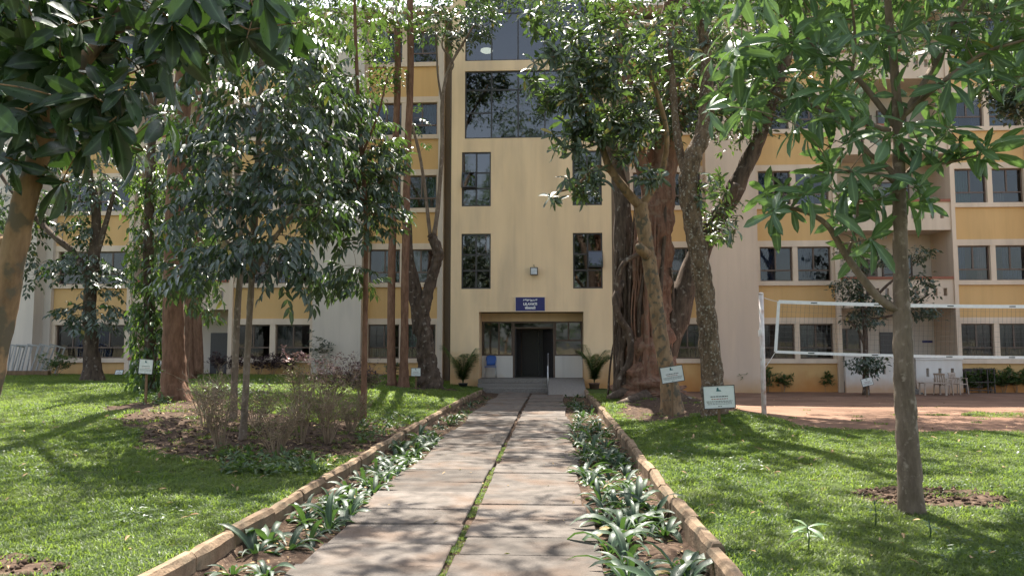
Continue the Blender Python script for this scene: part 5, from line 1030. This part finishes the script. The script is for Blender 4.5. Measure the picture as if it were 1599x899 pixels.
# dark steel rack by the hedge
a = at(1509, 610, YW-.5); b_ = at(1552, 575, YW-.5); g = float(gz(a[0], YW-.5)); w = b_[0]-a[0]; h = b_[2]-g
rk = thing('steel_rack', (a[0], YW-.5, g), 'dark steel rack standing against the yellow wall by the hedge', 'rack')
for x in (0, w*.76, w):
    link('upright', MB().box(x-.022, x+.022, -.02, .02, 0, h).mesh('upright', M['darksteel']), rk, (0, 0, 0))
for z in (.12, h*.45, h-.02): link('crossbar', MB().box(-.02, w+.02, -.018, .018, z-.02, z+.02).mesh('crossbar', M['darksteel']), rk, (0, 0, 0))
link('back_panel', MB().box(.03, w*.74, .3, .33, .2, h-.05).mesh('back_panel', M['darksteel']), rk, (0, 0, 0))
for x in (0, w): link('upright', MB().box(x-.02, x+.02, .30, .34, 0, h).mesh('upright', M['darksteel']), rk, (0, 0, 0)); link('side_bar', MB().box(x-.015, x+.015, -.018, .32, h-.035, h-.005).mesh('side_bar', M['darksteel']), rk, (0, 0, 0))
# white bed frames leaning at the end wall
for i in range(6):
    px = 2+i*13; c = at(px, 583, 30.6); g = float(gz(c[0], 30.6)); lean = R(random.uniform(-4, 16))
    f = thing('bed_frame', (c[0], 30.5+.06*i, g), 'pale grey metal bed frame leaning in the stack at the end wall', 'frame', 'bed frames leaning at the wall')
    mt = Matrix.Rotation(lean, 4, 'Y') @ Matrix.Rotation(R(-8), 4, 'X') @ Matrix.Rotation(R(random.uniform(20, 45)), 4, 'Z')
    for n, bb in (('side_bar', (-.30, -.25, -.025, .025, 0, 1.30)), ('side_bar', (.25, .30, -.025, .025, 0, 1.30)), ('end_bar', (-.25, .25, -.025, .025, .02, .08)), ('end_bar', (-.25, .25, -.025, .025, 1.24, 1.30)), ('slat', (-.12, -.08, -.012, .012, .08, 1.24)), ('slat', (.08, .12, -.012, .012, .08, 1.24))):
        link(n, MB().box(*bb).mesh(n, M['wornsteel']), f, mat4=mt.copy())
c = at(40, 583, 30.0); g = float(gz(c[0], 30)); wb = thing('timber_plank', (c[0], 30.0, g), 'brown timber plank lying at the foot of the leaning bed frames', 'plank'); link('plank', MB().box(-1.2, 1.0, -.1, .1, 0, .22).mesh('plank', M['wood']), wb, (0, 0, 0))

# ================================================================== VOLLEYBALL NET
NY = 16.6
nb = at(1193, 642, NY); g = float(gz(nb[0], NY)); tl, bl = at(1216, 471, NY), at(1211, 549, NY); tr, br = at(1640, 478.5, NY+.6), at(1640, 558, NY+.6)
ptop = at(1192, 460, NY)
po = thing('net_post', (nb[0], NY, g), 'worn white round post holding the volleyball net', 'post')
link('shaft', MB().tube([(0, 0, -.1), (0, 0, 1.2), (0, 0, float(ptop[2]-g))], .052, 14).mesh('shaft', M['polewhite'], True), po, (0, 0, 0))
link('cap', MB().lathe([(.056, 0), (.056, .03), (.03, .05)], 14).mesh('cap', M['polewhite'], True), po, (0, 0, float(ptop[2]-g)))
link('cleat', MB().box(-.09, -.045, -.06, .0, 0, .14).mesh('cleat', M['polewhite']), po, (0, -.02, float(at(1192, 525, NY)[2]-g)))
net = thing('volleyball_net', (float((tl[0]+tr[0])/2), NY+.3, g), 'white-taped volleyball net stretched over the dirt court', 'net')
def band(name, A, B, wv, sag=0):
    n = 14; V = []
    for i in range(n+1):
        u = i/n; p = A*(1-u)+B*u; p = p-np.array([0, 0, sag*4*u*(1-u)]); d = np.array(wv); V += [tuple(p-d*.5+np.array([0, -.012, 0])), tuple(p+d*.5+np.array([0, -.012, 0])), tuple(p+d*.5+np.array([0, .012, 0])), tuple(p-d*.5+np.array([0, .012, 0]))]
    Fs = []
    for i in range(n):
        for k in range(4): Fs.append((4*i+k, 4*i+4+k, 4*i+4+(k+1) % 4, 4*i+(k+1) % 4))
    Fs += [(0, 1, 2, 3), (4*n+3, 4*n+2, 4*n+1, 4*n)]
    return MB().add(V, Fs).build(name, M['tape'], net)
band('top_tape', tl, tr, (0, 0, .075), .03); band('bottom_tape', bl, br, (0, 0, .06), .03); band('side_tape', tl, bl, (.06, 0, 0))
mb = MB(); nn = 62
for i in range(1, nn):
    u = i/nn; sg = .03*4*u*(1-u); p, q = tl*(1-u)+tr*u, bl*(1-u)+br*u; mb.tube([p-np.array([0, 0, sg]), q-np.array([0, 0, sg])], .0022, 3, 0, False)
for j in range(1, 10):
    v = j/10; A, B = tl*(1-v)+bl*v, tr*(1-v)+br*v; n = 12; u = np.linspace(0, 1, n)[:, None]; P = A*(1-u)+B*u; P[:, 2] -= (.03*4*u*(1-u))[:, 0]; mb.tube(P, .0022, 3, 0, False)
tag(mb.build('mesh_cords', M['cord'], net), kind='stuff')
for u in (.12, .35, .62, .85):
    for A, B, zz in ((tl, tr, 0), (bl, br, 0)):
        p = A*(1-u)+B*u-np.array([0, 0, .03*4*u*(1-u)]); t = link('printed_mark', MB().box(-.10, -.07, -.002, 0, -.014, .014).box(-.05, .11, -.002, 0, -.012, .010).mesh('printed_mark', M['ink']), net); part_world(t, Matrix.Translation((p[0], p[1]-.0125, p[2])), net)
for A, zp in ((tl, 455), (bl, 566)):
    e = at(1193, zp+10, NY); MB().tube([A, (A+e)/2-np.array([0, 0, .01]), e], .006, 5).build('tie_rope', M['tape'], net)
